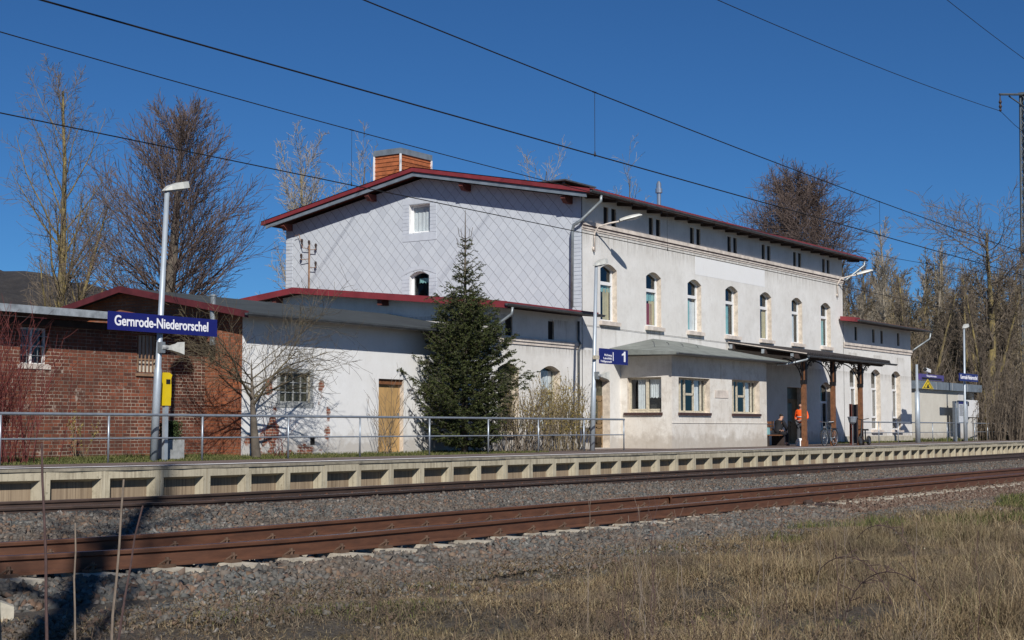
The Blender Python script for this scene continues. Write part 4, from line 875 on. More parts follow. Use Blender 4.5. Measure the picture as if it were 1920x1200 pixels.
def scroll(mb, c, r0, turns, sx, start, sz=1):
    pts = []
    for i in range(int(16 * turns)):
        t = i / 16; a = start + 2 * math.pi * t * sx; r = r0 * (1 - t / (turns * 1.15)); pts.append((c[0] + r * math.cos(a), c[1], c[2] + r * math.sin(a) * sz))
    mb.tube(pts, 0.014, 5)
for px in (56.4, 59.42, 62.5):
    mb = MB(); mb.box(px - 0.085, px + 0.085, 23.92, 24.09, 0.38, zc(24) - 0.24); mb.box(px - 0.11, px + 0.11, 23.895, 24.115, 0.38, 0.62); P = mb.build('post', 'brown_wood', K); P['_loc'] = K['_loc']
    mb = MB()
    for s in (-1, 1):
        if px < 57 and s < 0: pass
        arc = [(px + s * (0.10 + 1.12 * (1 - math.cos(t))), 24.0, 2.95 + 0.95 * math.sin(t) ** 0.9) for t in np.linspace(0.02, math.pi / 2, 14)]
        mb.tube(arc, 0.024, 6); mb.tube([(px + s * 0.10, 24.0, 2.9), (px + s * 0.10, 24.0, zc(24) - 0.25)], 0.03, 6); mb.tube([(px + s * 0.1, 24.0, 3.80), (px + s * 1.2, 24.0, 3.80 + 0.03)], 0.022, 5)
        scroll(mb, (px + s * 0.36, 24.0, 3.60), 0.20, 1.5, s, 0); scroll(mb, (px + s * 0.72, 24.0, 3.70), 0.12, 1.5, -s, 0); scroll(mb, (px + s * 0.20, 24.0, 3.25), 0.11, 1.5, s, 1); scroll(mb, (px + s * 0.20, 24.0, 2.86), 0.075, 1.6, s, 2)
        scroll(mb, (px + s * 0.98, 24.0, 3.78), 0.06, 1.4, s, 2)
        for t in (0.35, 0.6, 0.85, 1.1): mb.lathe((px + s * (0.10 + 1.12 * (1 - math.cos(t)) + 0.04), 24.0, 2.90 + 0.95 * math.sin(t) ** 0.9), [(0.0, -0.03), (0.028, 0), (0.0, 0.03)], 6)
    for yy in (1,): 
        arc = [(px, 24.0 + (0.10 + 0.8 * (1 - math.cos(t))), 2.95 + 0.95 * math.sin(t)) for t in np.linspace(0.02, math.pi / 2, 10)]; mb.tube(arc, 0.024, 6)
    mb.box(px - 0.10, px + 0.10, 23.90, 24.11, 2.86, 3.02); mb.box(px - 0.07, px + 0.07, 23.88, 23.915, 3.0, 3.7)
    mb.build('bracket', 'iron_black', P)
# =============================================================== WHITE ANNEX AND BRICK OUTBUILDING
CXa = 27.85
def za(y, yf=26.5, zf=4.0, ridge=31.16, zr=4.86): return lerp(zf, zr, (y - yf) / (ridge - yf)) if y < ridge else zr - 0.2 * (y - ridge)
N_ = thing('storage_annex', (27.85, 27, 0.38), 'long whitewashed annex with peeling plaster and grey felt roof', 'annex building')
dw = (29.25, 30.42, 1.78, 2.55, 0); dd = (33.32, 34.46, 0.42, 2.50, 0)
mb = MB(); wall(mb, 'Y', FY, [(CXa, 0.3), (38.97, 0.3), (38.97, za(27) - 0.05), (CXa, za(27) - 0.05)], [loop(*dw), loop(*dd)]); mb.build('wall', 'annex_white', N_)
mb = MB(); wall(mb, 'X', CXa, [(27.0, 0.3), (36, 0.3), (36, za(36) - .05), (31.16, za(31.16) - 0.05), (27.0, za(27) - 0.05)], []); mb.build('gable_wall', 'brick_orange', N_)
mb = MB()
mb.prism([(CXa - .36, 26.5, za(26.5) - .06), (CXa - .36, 31.16, za(31.16) - .06), (CXa - .36, 31.16, za(31.16)), (CXa - .36, 26.5, za(26.5))], (38.97 - CXa + .36, 0, 0)); mb.prism([(CXa - .36, 31.16, za(31.16) - .06), (CXa - .36, 36.5, za(36.5) - .06), (CXa - .36, 36.5, za(36.5)), (CXa - .36, 31.16, za(31.16))], (38.97 - CXa + .36, 0, 0)); NR = mb.build('roof', 'felt', N_)
mb = MB()
for (ya, yb) in ((26.45, 31.16), (31.16, 36.5)): mb.prism([(CXa - .40, ya, za(ya) - 0.14), (CXa - .40, yb, za(yb) - 0.14), (CXa - .40, yb, za(yb) + 0.03), (CXa - .40, ya, za(ya) + 0.03)], (0.035, 0, 0))
mb.build('verge_board', 'old_red', NR)
mb = MB(); mb.quad((CXa - .36, 26.55, za(26.55) - .065), (38.9, 26.55, za(26.55) - .065), (38.9, 27, za(27) - .065), (CXa - .36, 27, za(27) - .065)); mb.build('soffit', 'soffit', NR)
gutter(NR, CXa - .45, 38.4, 26.44, 3.97, 0.07)
f = window(N_, 'Y', FY, dw, [('v', .25, .022, 1.8, 2.53), ('v', .5, .022, 1.8, 2.53), ('v', .75, .022, 1.8, 2.53), ('h', 2.04, .022), ('h', 2.30, .022)], depth=0.07, ft=0.03, frame='concrete_block', glass='dirty_glass', rev='concrete', name='steel_window')
mb = MB(); 
for (a, b_, c, d) in ((29.13, 30.54, 2.55, 2.67), (29.10, 30.57, 1.64, 1.78), (29.13, 29.25, 1.78, 2.55), (30.42, 30.54, 1.78, 2.55)): mb.box(a, b_, FY - 0.012, FY, c, d)
mb.build('window_surround', 'concrete_block', N_)
mb = MB(); u0, u1, z0, z1, _ = dd; mb.box(u0, u1, FY + 0.14, FY + 0.18, z0, z1 - 0.16); [mb.box(u0 + k * 0.19 + 0.18, u0 + k * 0.19 + 0.188, FY + 0.135, FY + 0.141, z0, z1 - 0.16) for k in range(5)]; D = mb.build('door', 'door_wood', N_); D['_loc'] = N_['_loc']; D['label'] = 'plain ochre board door in the white annex'
mb = MB(); hl = loop(*dd); mb.add([P3('Y', FY, u, z, 0) for u, z in hl] + [P3('Y', FY, u, z, 0.2) for u, z in hl], [(i, (i + 1) % 4, 4 + (i + 1) % 4, 4 + i) for i in range(4)]); mb.build('reveal', 'reveal', D)
mb = MB(); mb.box(u0, u1, FY + 0.06, FY + 0.14, z1 - 0.15, z1); mb.build('lintel', 'brown_wood', D); mb = MB(); mb.box(u1 - 0.14, u1 - 0.08, FY + 0.09, FY + 0.135, z0 + 1.0, z0 + 1.12); mb.build('handle', 'silver', D)
mb = MB(); mb.box(30.45, 30.62, FY - 0.01, FY + 0.0, 0.66, 0.86); mb.build('vent_grille', 'dark_slit', N_)
mb = MB(); mb.lathe((27.55, 27.75, 3.2), [(0.075, 0), (0.075, 1.25), (0.09, 1.25), (0.09, 1.3)], 10); mb.build('stove_pipe', 'zinc', N_)
Q = thing('brick_outbuilding', (20, 28.3, 0.38), 'dark red brick outbuilding with worn mortar and a flat felt roof', 'outbuilding')
BYb = 28.3; q1 = (22.08, 22.88, 2.55, 3.40, 0); q2 = (25.55, 26.25, 2.48, 3.40, 0)
mb = MB(); wall(mb, 'Y', BYb, [(8, 0.3), (CXa - 0.004, 0.3), (CXa - 0.004, 3.62), (8, 3.62)], [loop(*q1), loop(*q2)]); mb.build('wall', 'brick_dark', Q)
window(Q, 'Y', BYb, q1, [('v', .5, .05, 2.58, 3.38), ('h', 2.98, .03)], depth=0.14, ft=0.045, rev='brick_dark', label='small white window behind bars near the left edge', sill=(0.06, 0.10, 0.02, 'trim'))
W2 = window(Q, 'Y', BYb, q2, [], depth=0.14, ft=0.02, rev='brick_dark', glass='hut_render', frame='old_frame', label='walled up window with rusty bars behind the station sign')
mb = MB()
for i in range(6): mb.box(lerp(25.6, 26.2, i / 5) - .012, lerp(25.6, 26.2, i / 5) + .012, BYb + 0.02, BYb + 0.044, 2.5, 3.38)
mb.box(25.55, 26.25, BYb + 0.046, BYb + 0.066, 2.78, 2.81); mb.box(25.5, 26.3, BYb - 0.04, BYb + 0.02, 2.38, 2.44); mb.build('window_bars', 'rust_rod', Q)
mb = MB()
for z in (2.75, 2.98, 3.2): mb.box(22.08, 22.88, BYb + 0.03, BYb + 0.045, z, z + 0.015)
for u in (22.3, 22.6): mb.box(u, u + 0.015, BYb + 0.046, BYb + 0.06, 2.55, 3.4)
mb.build('window_bars', 'zinc', Q)
mb = MB(); mb.prism([(8, 27.7, 3.73), (8, 33, 4.05), (8, 33, 4.12), (8, 27.7, 3.80)], (CXa - .45 - 8, 0, 0)); QF = mb.build('roof', 'felt', Q)
mb = MB(); mb.box(8, CXa - 0.5, 27.64, 27.70, 3.66, 3.83); mb.build('fascia', 'felt_edge', QF)
mb = MB(); mb.quad((8, 27.72, 3.64), (CXa - .45, 27.72, 3.64), (CXa - .45, BYb, 3.67), (8, BYb, 3.67)); mb.box(8, CXa - 0.02, BYb - 0.12, BYb - 0.002, 3.45, 3.6); mb.build('soffit', 'soffit', QF)
# =============================================================== RAILINGS
def railing(xs, yf, label, ends=(0, 0)):
    T = thing('railing', (xs[0], yf(xs[0]), 0.38), label, 'railing', 'galvanised platform railings')
    for x in xs: mb = MB(); mb.tube([(x, yf(x), 0.36), (x, yf(x), 1.36)], 0.024, 8); mb.build('post', 'galv', T, smooth=True)
    X = [xs[0] - ends[0]] + list(xs) + [xs[-1] + ends[1]]
    mb = MB(); mb.tube([(x, yf(x), 1.385) for x in X], 0.030, 8); mb.build('top_rail', 'galv', T, smooth=True)
    mb = MB(); mb.tube([(x, yf(x), 0.89) for x in X], 0.018, 8); mb.build('middle_rail', 'galv', T, smooth=True)
railing([16.0, 18.7, 21.38, 24.05, 26.85, 29.5, 32.4, 35.15, 37.75, 40.35, 42.85], lambda x: 24.5, 'long galvanised railing in front of annex, spruce and bushes', (4, 0.03))
yR = lambda x: 24.75 + crv(x)
railing([65.2, 68.4, 71.4, 74.4, 77.5, 80.4], yR, 'galvanised railing between the right wing and the shelter', (0.4, 1.6)); railing([86.6, 90.0, 92.8, 96.0, 99.5, 103], yR, 'galvanised railing right of the timetable case', (0.1, 0.5))
# =============================================================== LAMP POLES AND SIGNS
def lamp_pole(x, y, h, label, lean=0.0, r=0.085, hw=0.55):
    T = thing('lamp_post', (x, y, 0.38), label, 'lamp post', 'grey platform lamp posts')
    mb = MB(); t = (x + lean, y, 0.38 + h); mb.tube([(x, y, 0.36), (x + lean * .33, y, 0.38 + h * .33), (x + lean * .34, y, 0.38 + h * .34), t], [r, r, r * .78, r * .62], 12); mb.build('pole', 'galv_pole', T, smooth=True)
    a = Vector(t); mb = MB(); prf = [(-0.10, 0.02, 0.07), (0.05, 0.10, 0.12), (0.35, 0.15, 0.17), (hw, 0.15, 0.13)]; vs = []
    for (u, hh, wd) in prf: vs += [(a.x + u, a.y - wd, a.z - 0.05 + u * 0.22), (a.x + u, a.y + wd, a.z - 0.05 + u * 0.22), (a.x + u, a.y + wd * .7, a.z - 0.05 + u * 0.22 + hh), (a.x + u, a.y - wd * .7, a.z - 0.05 + u * 0.22 + hh)]
    mb.add(vs, [(i * 4 + k, i * 4 + (k + 1) % 4, i * 4 + 4 + (k + 1) % 4, i * 4 + 4 + k) for i in range(3) for k in range(4)] + [(0, 3, 2, 1), (12, 13, 14, 15)]); mb.build('lamp_head', 'lamp_shell', T)
    mb = MB(); mb.add([(a.x + 0.08, a.y - .10, a.z - .045), (a.x + hw - .05, a.y - .11, a.z + .055), (a.x + hw - .05, a.y + .11, a.z + .055), (a.x + .08, a.y + .10, a.z - .045), (a.x + 0.12, a.y - .08, a.z - .075), (a.x + hw - .09, a.y - .08, a.z + .02), (a.x + hw - .09, a.y + .08, a.z + .02), (a.x + .12, a.y + .08, a.z - .075)], [(4, 5, 6, 7), (0, 1, 5, 4), (1, 2, 6, 5), (2, 3, 7, 6), (3, 0, 4, 7)]); mb.build('lamp_glass', 'lamp_glass', T)
    return T
lamp_pole(22.95, 24.85, 6.02, 'nearest lamp post, carrying the big station name sign', 0.27, 0.088)
lamp_pole(41.35, 24.80, 6.0, 'lamp post carrying the blue platform number sign', 0.30, 0.085)
lamp_pole(83.0, 25.9, 6.30, 'farthest lamp post, in front of the shelter', 0.2, 0.085)
def speaker(x, y, z, label, sx=1):
    T = thing('loudspeaker', (x, y, z), label, 'loudspeaker', 'horn loudspeakers under the platform signs')
    mb = MB(); pr_ = [(0.0, 0.045), (0.16, 0.05), (0.24, 0.075), (0.36, 0.10), (0.46, 0.14)]; vs = []
    for (u, s_) in pr_: vs += [(x + sx * u, y - s_ * .8, z - s_), (x + sx * u, y + s_ * .8, z - s_), (x + sx * u, y + s_ * .8, z + s_), (x + sx * u, y - s_ * .8, z + s_)]
    mb.add(vs, [(i * 4 + k, i * 4 + (k + 1) % 4, i * 4 + 4 + (k + 1) % 4, i * 4 + 4 + k) for i in range(4) for k in range(4)] + [(0, 3, 2, 1)]); mb.build('horn', 'lamp_shell', T)
    mb = MB(); mb.lathe((x - sx * .03, y, z), [(0.05, -0.08), (0.06, 0), (0.05, 0.08)], 10, 'X'); mb.build('driver', 'concrete_block', T)
    mb = MB(); mb.tube([(x - .05, y + .0, z - .13), (x + .02, y, z - .02)], 0.015, 6); mb.box(x - .13, x - .02, y - .02, y + .11, z - .12, z + .12); mb.build('mounting', 'zinc', T)
speaker(23.12, 24.72, 2.86, 'horn loudspeaker on the pole under the station name sign'); speaker(41.55, 24.65, 2.78, 'horn loudspeaker on the pole under the platform number sign')
T = thing('station_sign', (22.9, 24.75, 3.16), 'big blue station name sign with white letters on the nearest lamp post', 'station sign')
mb = MB(); mb.box(21.50, 24.66, 24.70, 24.74, 3.17, 3.56); mb.build('panel', 'sign_blue', T)
text('Gernrode-Niederorschel', 0.30, (21.66, 24.699, 3.275), (1, 0, 0), 'sign_white', T, width=2.72, bold=0.006)
mb = MB(); mb.box(22.93, 23.13, 24.745, 24.93, 3.22, 3.27); mb.box(22.93, 23.15, 24.745, 24.94, 3.46, 3.51); mb.build('clamp', 'zinc', T)
T = thing('platform_sign', (41.5, 24.7, 3.16), 'blue platform sign with a white 1 and small destination lines', 'platform sign')
mb = MB(); mb.box(41.62, 43.43, 24.66, 24.70, 3.17, 3.66); mb.box(42.50, 42.51, 24.655, 24.66, 3.17, 3.66); mb.build('panel', 'sign_blue', T)
mb = MB(); mb.box(42.44, 42.475, 24.652, 24.659, 3.28, 3.56); mb.build('divider', 'sign_white', T)
mb = MB(); mb.prism([(43.15, 24.655, 3.27), (43.25, 24.655, 3.27), (43.25, 24.655, 3.61), (43.17, 24.655, 3.61), (43.13, 24.655, 3.555), (43.02, 24.655, 3.525), (43.02, 24.655, 3.475), (43.15, 24.655, 3.49)], (0, -0.006, 0)); mb.build('numeral', 'sign_white', T)
text('Richtung', 0.10, (42.37, 24.658, 3.42), (1, 0, 0), 'sign_white', T, align='RIGHT', width=0.46); text('Leinefelde', 0.10, (42.37, 24.658, 3.315), (1, 0, 0), 'sign_white', T, align='RIGHT', width=0.53); text('Heiligenstadt', 0.10, (42.37, 24.658, 3.215), (1, 0, 0), 'sign_white', T, align='RIGHT', width=0.69)
mb = MB(); mb.box(41.35, 41.62, 24.68, 24.76, 3.3, 3.42); mb.build('clamp', 'old_frame', T)
T = thing('station_sign', (83, 25.8, 3.7), 'small looking distant blue station name sign before the shelter', 'station sign')
mb = MB(); mb.box(81.6, 84.9, 25.70, 25.74, 3.68, 4.10); mb.build('panel', 'sign_blue', T); text('Gernrode-Niederorschel', 0.32, (81.76, 25.699, 3.79), (1, 0, 0), 'sign_white', T, width=3.0, bold=0.006)
mb = MB(); mb.box(83.0, 83.2, 25.742, 25.85, 3.72, 4.06); mb.build('clamp', 'zinc', T)
# information display pole
T = thing('information_pole', (73.1, 25.15, 0.38), 'grey pole with violet text display between right wing and shelter', 'information display')
mb = MB(); mb.tube([(73.1, 25.15, 0.38), (73.1, 25.15, 2.9), (73.12, 25.15, 2.91), (73.12, 25.15, 4.25)], [0.13, 0.12, 0.07, 0.06], 12); mb.build('pole', 'galv_pole', T, smooth=True)
mb = MB(); mb.box(73.3, 76.85, 25.02, 25.22, 3.50, 3.80); mb.build('display_case', 'sign_violet', T)
mb = MB(); mb.box(73.5, 76.5, 25.012, 25.019, 3.53, 3.63); mb.build('display', 'black', T)
text('Fahrgastinformation', 0.13, (74.2, 25.018, 3.675), (1, 0, 0), 'sign_white', T, width=1.5)
T = thing('security_camera', (74.4, 25.1, 3.95), 'white security camera on top of the violet display', 'security camera')
mb = MB(); mb.obox((74.55, 25.1, 4.0), (0.32, 0, -0.03), (0, 0.08, 0), (0.01, 0, 0.085)); mb.build('body', 'white_paint', T); mb = MB(); mb.lathe((74.15, 25.1, 4.03), [(0.07, 0), (0.09, 0.05), (0.09, 0.12)], 10, 'X'); mb.build('lens', 'black', T); mb = MB(); mb.tube([(74.5, 25.1, 3.8), (74.5, 25.1, 3.95)], 0.025, 6); mb.build('mount', 'zinc', T)
T = thing('warning_sign', (74.3, 25.05, 3.0), 'yellow triangular warning sign fixed to the display pole', 'warning sign')
c = (74.32, 3.23); R_ = 0.42
def tri(r): return [(c[0] + r * 1.9 * math.cos(a), 25.0, c[1] + r * 0.62 * math.sin(a) * 1.0 + 0.0) for a in (math.radians(90), math.radians(210), math.radians(330))]
mb = MB(); mb.prism(tri(0.52), (0, 0.02, 0)); mb.build('plate', 'yellow', T)
mb = MB(); a_, b_ = tri(0.42), tri(0.35); mb.add([(x, 24.996, z) for x, _, z in a_] + [(x, 24.996, z) for x, _, z in b_], [(i, (i + 1) % 3, 3 + (i + 1) % 3, 3 + i) for i in range(3)])
mb.box(74.15, 74.48, 24.992, 24.996, 3.13, 3.20); mb.box(74.2, 74.3, 24.991, 24.995, 3.21, 3.28); mb.obox((74.38, 24.993, 3.25), (0.10, 0, 0.05), (0, 0.002, 0), (-0.01, 0, 0.02)); mb.build('symbol', 'black', T)
mb = MB(); mb.box(73.15, 74.0, 25.03, 25.07, 3.28, 3.33); mb.build('bracket_arm', 'zinc', T)
# ticket validator, planter, timetable case, shelter
T = thing('ticket_validator', (23.25, 25.2, 0.38), 'bright yellow box on a grey post behind the nearest lamp post', 'ticket machine')
mb = MB(); mb.prism([(23.38, 25.0, 1.60), (23.57, 25.0, 1.60), (23.57, 25.0, 2.20), (23.60, 25.0, 2.28), (23.52, 25.0, 2.33), (23.38, 25.0, 2.33)], (0, 0.12, 0)); mb.box(23.571, 23.60, 25.02, 25.10, 1.78, 2.08); mb.build('case', 'yellow', T)
mb = MB(); mb.box(23.42, 23.52, 25.02, 25.10, 0.38, 1.6); mb.build('post', 'galv_pole', T); mb = MB(); mb.box(23.42, 23.54, 24.99, 24.999, 2.08, 2.18); mb.build('panel', 'black', T)
T = thing('planter', (24.4, 26.1, 0.38), 'grey concrete planter against the brick wall beside the lamp post', 'planter')
mb = MB(); mb.prism([(24.28, 25.9, 0.38), (24.86, 25.9, 0.38), (24.86, 25.9, 0.84), (24.28, 25.9, 0.84)], (0, 0.32, 0)); mb.build('tub', 'concrete_block', T)
def leafball(name, c, rad, n, size, mat, parent=None, label=None, cat=None, seed=1, box=False):
    rg = np.random.default_rng(seed); P = rg.normal(size=(n, 3)); P /= np.linalg.norm(P, axis=1)[:, None]; P *= rg.uniform(0.55, 1.0, (n, 1)) ** 0.5
    if box: P = rg.uniform(-1, 1, (n, 3))
    P = P * np.array(rad) * (1 + 0.12 * np.sin(P[:, :1] * 7 + P[:, 1:2] * 5)) + np.array(c)
    a = rg.normal(size=(n, 3)); a /= np.linalg.norm(a, axis=1)[:, None]; b_ = np.cross(a, rg.normal(size=(n, 3))); b_ /= np.linalg.norm(b_, axis=1)[:, None]
    s = size * rg.uniform(0.6, 1.2, (n, 1)); V = np.stack([P - a * s, P - b_ * s * .45, P + a * s, P + b_ * s * .45], 1).reshape(-1, 3)
    o = npmesh(name, V, np.arange(4 * n).reshape(-1, 4), mat, parent, L=parent['_loc'] if parent else c)
    return o
T = thing('box_shrub', (24.5, 26.15, 0.86), 'dark clipped evergreen shrub growing in the grey planter', 'shrub')
leafball('foliage', (24.56, 26.06, 1.03), (0.22, 0.15, 0.22), 3500, 0.028, 'box_leaves', T, seed=5, box=True); mb = MB(); mb.tube([(24.5, 26.15, 0.84), (24.5, 26.15, 1.1)], 0.03, 6); mb.build('stem', 'bark', T)
T = thing('timetable_case', (86.2, 25.9, 0.38), 'glazed timetable case on two grey posts right of the shelter', 'notice case')
yT = 25.2 + crv(84)
for x in (84.2, 86.1): mb = MB(); mb.box(x - 0.16, x + 0.16, yT + 0.02, yT + 0.16, 0.36, 2.62); mb.build('post', 'mast_steel' if False else 'galv', T)
mb = MB(); mb.box(84.42, 86.2, yT - 0.04, yT + 0.015, 1.38, 2.66); mb.build('case', 'galv', T)
mb = MB(); mb.box(84.55, 86.06, yT - 0.045, yT - 0.0405, 1.44, 2.46); mb.build('poster', 'poster', T); mb = MB(); mb.box(84.55, 86.06, yT - 0.046, yT - 0.0405, 2.47, 2.60); mb.build('header', 'sign_blue', T); mb = MB(); mb.box(85.35, 85.8, yT - 0.048, yT - 0.0455, 1.50, 1.72); mb.build('red_notice', 'red_print', T)
mb = MB(); [mb.box(84.65, 85.2 + 0.6 * R(), yT - 0.0475, yT - 0.0455, z, z + 0.02) for z in np.arange(1.8, 2.42, 0.05)]; mb.build('print', 'black', T)
HY = 27.4
T = thing('shelter', (79, HY, 0.38), 'flat roofed concrete shelter hut beside the right wing', 'shelter')
mb = MB(); mb.box(79.6, 86.6, HY, HY + 0.25, 0.3, 3.22); mb.box(79.6, 79.85, HY + .25, HY + 3.5, 0.3, 3.22); mb.build('wall', 'hut_render', T)
mb = MB(); mb.box(86.602, 87.6, HY - 0.02, HY + 0.3, 0.3, 3.22); mb.box(87.6, 90.3, HY + 1.2, HY + 1.4, 0.3, 3.22); mb.box(90.05, 90.3, HY + .2, HY + 3.5, 0.3, 3.22); mb.build('wall', 'hut_light', T)
mb = MB(); mb.box(79.4, 90.6, HY - 0.2, HY + 3.7, 3.23, 3.66); r_ = mb.build('roof', 'verge_board', T); mb = MB(); [mb.box(x, x + 0.02, HY - 0.206, HY - 0.2, 3.23, 3.66) for x in (82.2, 85.0, 87.8)]; mb.build('fascia_joint', 'hut_light', r_)
mb = MB(); mb.box(87.9, 90.2, HY - 0.1, HY + 0.5, 1.75, 2.75); mb.build('meter_cabinet', 'white_paint', T); mb = MB(); mb.box(88.6, 90.0, HY - 0.05, HY + .45, 0.35, 1.70); mb.build('cabinet_base', 'hut_light', T)
mb = MB(); mb.box(88.0, 88.3, HY - 0.11, HY - 0.101, 2.4, 2.65); mb.build('cabinet_lock', 'black', T)
# =============================================================== THINGS UNDER THE CANOPY
def bicycle(x, y, label):
    T = thing('bicycle', (x, y, 0.38), label, 'bicycle'); r = 0.34; z = 0.38 + r; L = 1.06
    for wx in (x, x + L):
        mb = MB(); mb.tube([(wx + r * math.cos(a), y, z + r * math.sin(a)) for a in np.linspace(0, 2 * math.pi, 29)[:-1]], 0.022, 6, closed=True); W = mb.build('wheel', 'tyre', T); W['_loc'] = T['_loc']
        mb = MB(); mb.tube([(wx + (r - .03) * math.cos(a), y, z + (r - .03) * math.sin(a)) for a in np.linspace(0, 2 * math.pi, 25)[:-1]], 0.010, 5, closed=True)
        for a in np.linspace(0, 2 * math.pi, 15)[:-1]: mb.tube([(wx, y + 0.02, z), (wx + (r - .03) * math.cos(a), y, z + (r - .03) * math.sin(a))], 0.0025, 3)
        mb.lathe((wx, y, z), [(0.03, -0.05), (0.03, 0.05)], 8, 'Y'); mb.build('rim', 'silver', W)
    f = MB(); hd = (x + 0.16, y, z + 0.48); st = (x + 0.70, y, z + 0.46); bb = (x + 0.60, y, z - 0.06); hl_ = (x + 0.19, y, z + 0.36)
    for a, b_, rr in ((hd, hl_, .022), (hl_, bb, .020), (hd, st, .016), (bb, st, .016), ((x + .67, y, z + .30), hl_, .014)): f.tube([a, b_], rr, 8)
    for s in (-.05, .05): f.tube([(hl_[0], y + s * .6, hl_[2] - .02), (x + 0.03, y + s, z)], 0.012, 6); f.tube([(bb[0], y + s * .5, bb[2]), (x + L, y + s, z)], 0.010, 6); f.tube([(st[0], y + s * .4, st[2] - .06), (x + L, y + s, z)], 0.009, 6)
    f.build('frame', 'mast_steel', T)
    mb = MB(); mb.tube([hd, (hd[0] - .02, y, hd[2] + .14)], 0.014, 6); mb.tube([(hd[0] + .10, y - .30, hd[2] + .17), (hd[0] - .02, y - .14, hd[2] + .15), (hd[0] - .03, y, hd[2] + .14), (hd[0] - .02, y + .14, hd[2] + .15), (hd[0] + .10, y + .30, hd[2] + .17)], 0.014, 6); mb.build('handlebar', 'silver', T)
    mb = MB(); mb.tube([st, (st[0] + .02, y, st[2] + .14)], 0.013, 6); mb.add([(st[0] - .14, y - .03, st[2] + .17), (st[0] + .12, y - .08, st[2] + .18), (st[0] + .12, y + .08, st[2] + .18), (st[0] - .14, y + .03, st[2] + .17), (st[0] - .12, y - .02, st[2] + .13), (st[0] + .12, y - .06, st[2] + .12), (st[0] + .12, y + .06, st[2] + .12), (st[0] - .12, y + .02, st[2] + .13)], [(0, 1, 2, 3), (4, 7, 6, 5), (0, 4, 5, 1), (1, 5, 6, 2), (2, 6, 7, 3), (3, 7, 4, 0)]); mb.build('saddle', 'black', T)
    mb = MB(); mb.tube([(st[0], y, st[2] - .10), (x + L + .22, y, z + .38)], 0.012, 5)
    for s in (-.06, .06): mb.tube([(x + .76, y + s, z + .38), (x + L + .24, y + s, z + .38)], 0.008, 5); mb.tube([(x + L + .1, y + s, z + .38), (x + L, y + s, z)], 0.007, 5)
    mb.build('luggage_rack', 'black', T)
    for wx in (x, x + L): mb = MB(); mb.tube([(wx + (r + .035) * math.cos(a), y, z + (r + .035) * math.sin(a)) for a in np.linspace(0.15 if wx > x else 0.6, 2.9, 12)], 0.018, 5); mb.build('mudguard', 'black', T)
    mb = MB(); mb.lathe((bb[0], y - .05, bb[2]), [(0.09, 0), (0.09, .008)], 14, 'Y'); mb.tube([(bb[0], y - .08, bb[2]), (bb[0] + .1, y - .09, bb[2] - .13)], 0.010, 5); mb.tube([(bb[0], y + .08, bb[2]), (bb[0] - .1, y + .09, bb[2] + .13)], 0.010, 5); mb.box(bb[0] + .05, bb[0] + .15, y - .17, y - .08, bb[2] - .15, bb[2] - .12); mb.build('crank', 'silver', T)
    mb = MB(); mb.tube([(bb[0] + .05, y + .03, bb[2]), (bb[0] + .12, y + .22, 0.39)], 0.010, 5); mb.build('kickstand', 'black', T)
    mb = MB(); mb.lathe((x + .02, y, z + .42), [(0.035, -.05), (0.05, 0), (0.02, .05)], 8, 'X'); mb.build('headlight', 'silver', T)
bicycle(57.75, 23.72, 'black city bicycle parked between the first two canopy posts')
def scooter(x, y, label):
    T = thing('scooter', (x, y, 0.38), label, 'scooter'); r = 0.2; z = 0.38 + r; L = 1.0
    for wx in (x, x + L):
        mb = MB(); mb.tube([(wx + (r - .04) * math.cos(a), y, z + (r - .04) * math.sin(a)) for a in np.linspace(0, 2 * math.pi, 21)[:-1]], 0.05, 8, closed=True); W = mb.build('wheel', 'tyre', T); W['_loc'] = T['_loc']; mb = MB(); mb.lathe((wx, y, z), [(0.11, -.03), (0.12, 0), (0.11, .03)], 12, 'Y'); mb.build('rim', 'gutter_dark', W)
    mb = MB(); mb.box(x + .22, x + .82, y - .09, y + .09, 0.52, 0.60); mb.tube([(x + .80, y, .58), (x + L - .02, y, z + .16), (x + L + .1, y, z + .12)], 0.035, 6); mb.build('deck', 'black', T)
    mb = MB(); mb.tube([(x, y, z), (x + .10, y, z + .22), (x + .24, y, 1.46)], 0.035, 8); mb.tube([(x + .20, y, .56), (x + .10, y, z + .2)], 0.04, 8); mb.build('stem', 'black', T)
    mb = MB(); mb.tube([(x + .30, y - .28, 1.52), (x + .24, y, 1.46), (x + .30, y + .28, 1.52)], 0.018, 6); mb.build('handlebar', 'black', T)
    mb = MB(); mb.tube([(x + .62, y, .6), (x + .58, y, 1.0)], 0.03, 6); mb.box(x + .44, x + .74, y - .1, y + .1, 1.0, 1.07); mb.build('saddle', 'black', T)
scooter(61.75, 23.75, 'black electric scooter leaning at the third canopy post')
T = thing('notice_board', (62.9, 24.35, 0.38), 'tall dark brown board standing behind the third canopy post', 'notice board'); mb = MB(); mb.box(62.45, 63.35, 24.42, 24.48, 0.45, 2.13); mb.build('board', 'soffit', T); mb = MB(); mb.box(62.45, 62.52, 24.40, 24.50, 0.38, 2.15); mb.box(63.28, 63.35, 24.40, 24.50, 0.38, 2.15); mb.build('frame', 'dark_red_wood', T)
T = thing('ash_bin', (61.4, 23.9, 0.38), 'small grey ash bin on a thin pole left of the scooter', 'bin'); mb = MB(); mb.lathe((61.4, 23.95, 1.27), [(0.06, 0), (0.15, 0.08), (0.19, 0.27), (0.21, 0.28), (0.21, 0.32)], 12); mb.build('bowl', 'galv', T); mb = MB(); mb.tube([(61.4, 23.95, .38), (61.4, 23.95, 1.28)], 0.02, 6); mb.build('pole', 'zinc', T)
T = thing('bench', (57, 25.6, 0.38), 'dark brown wooden bench in the shade under the canopy', 'bench')
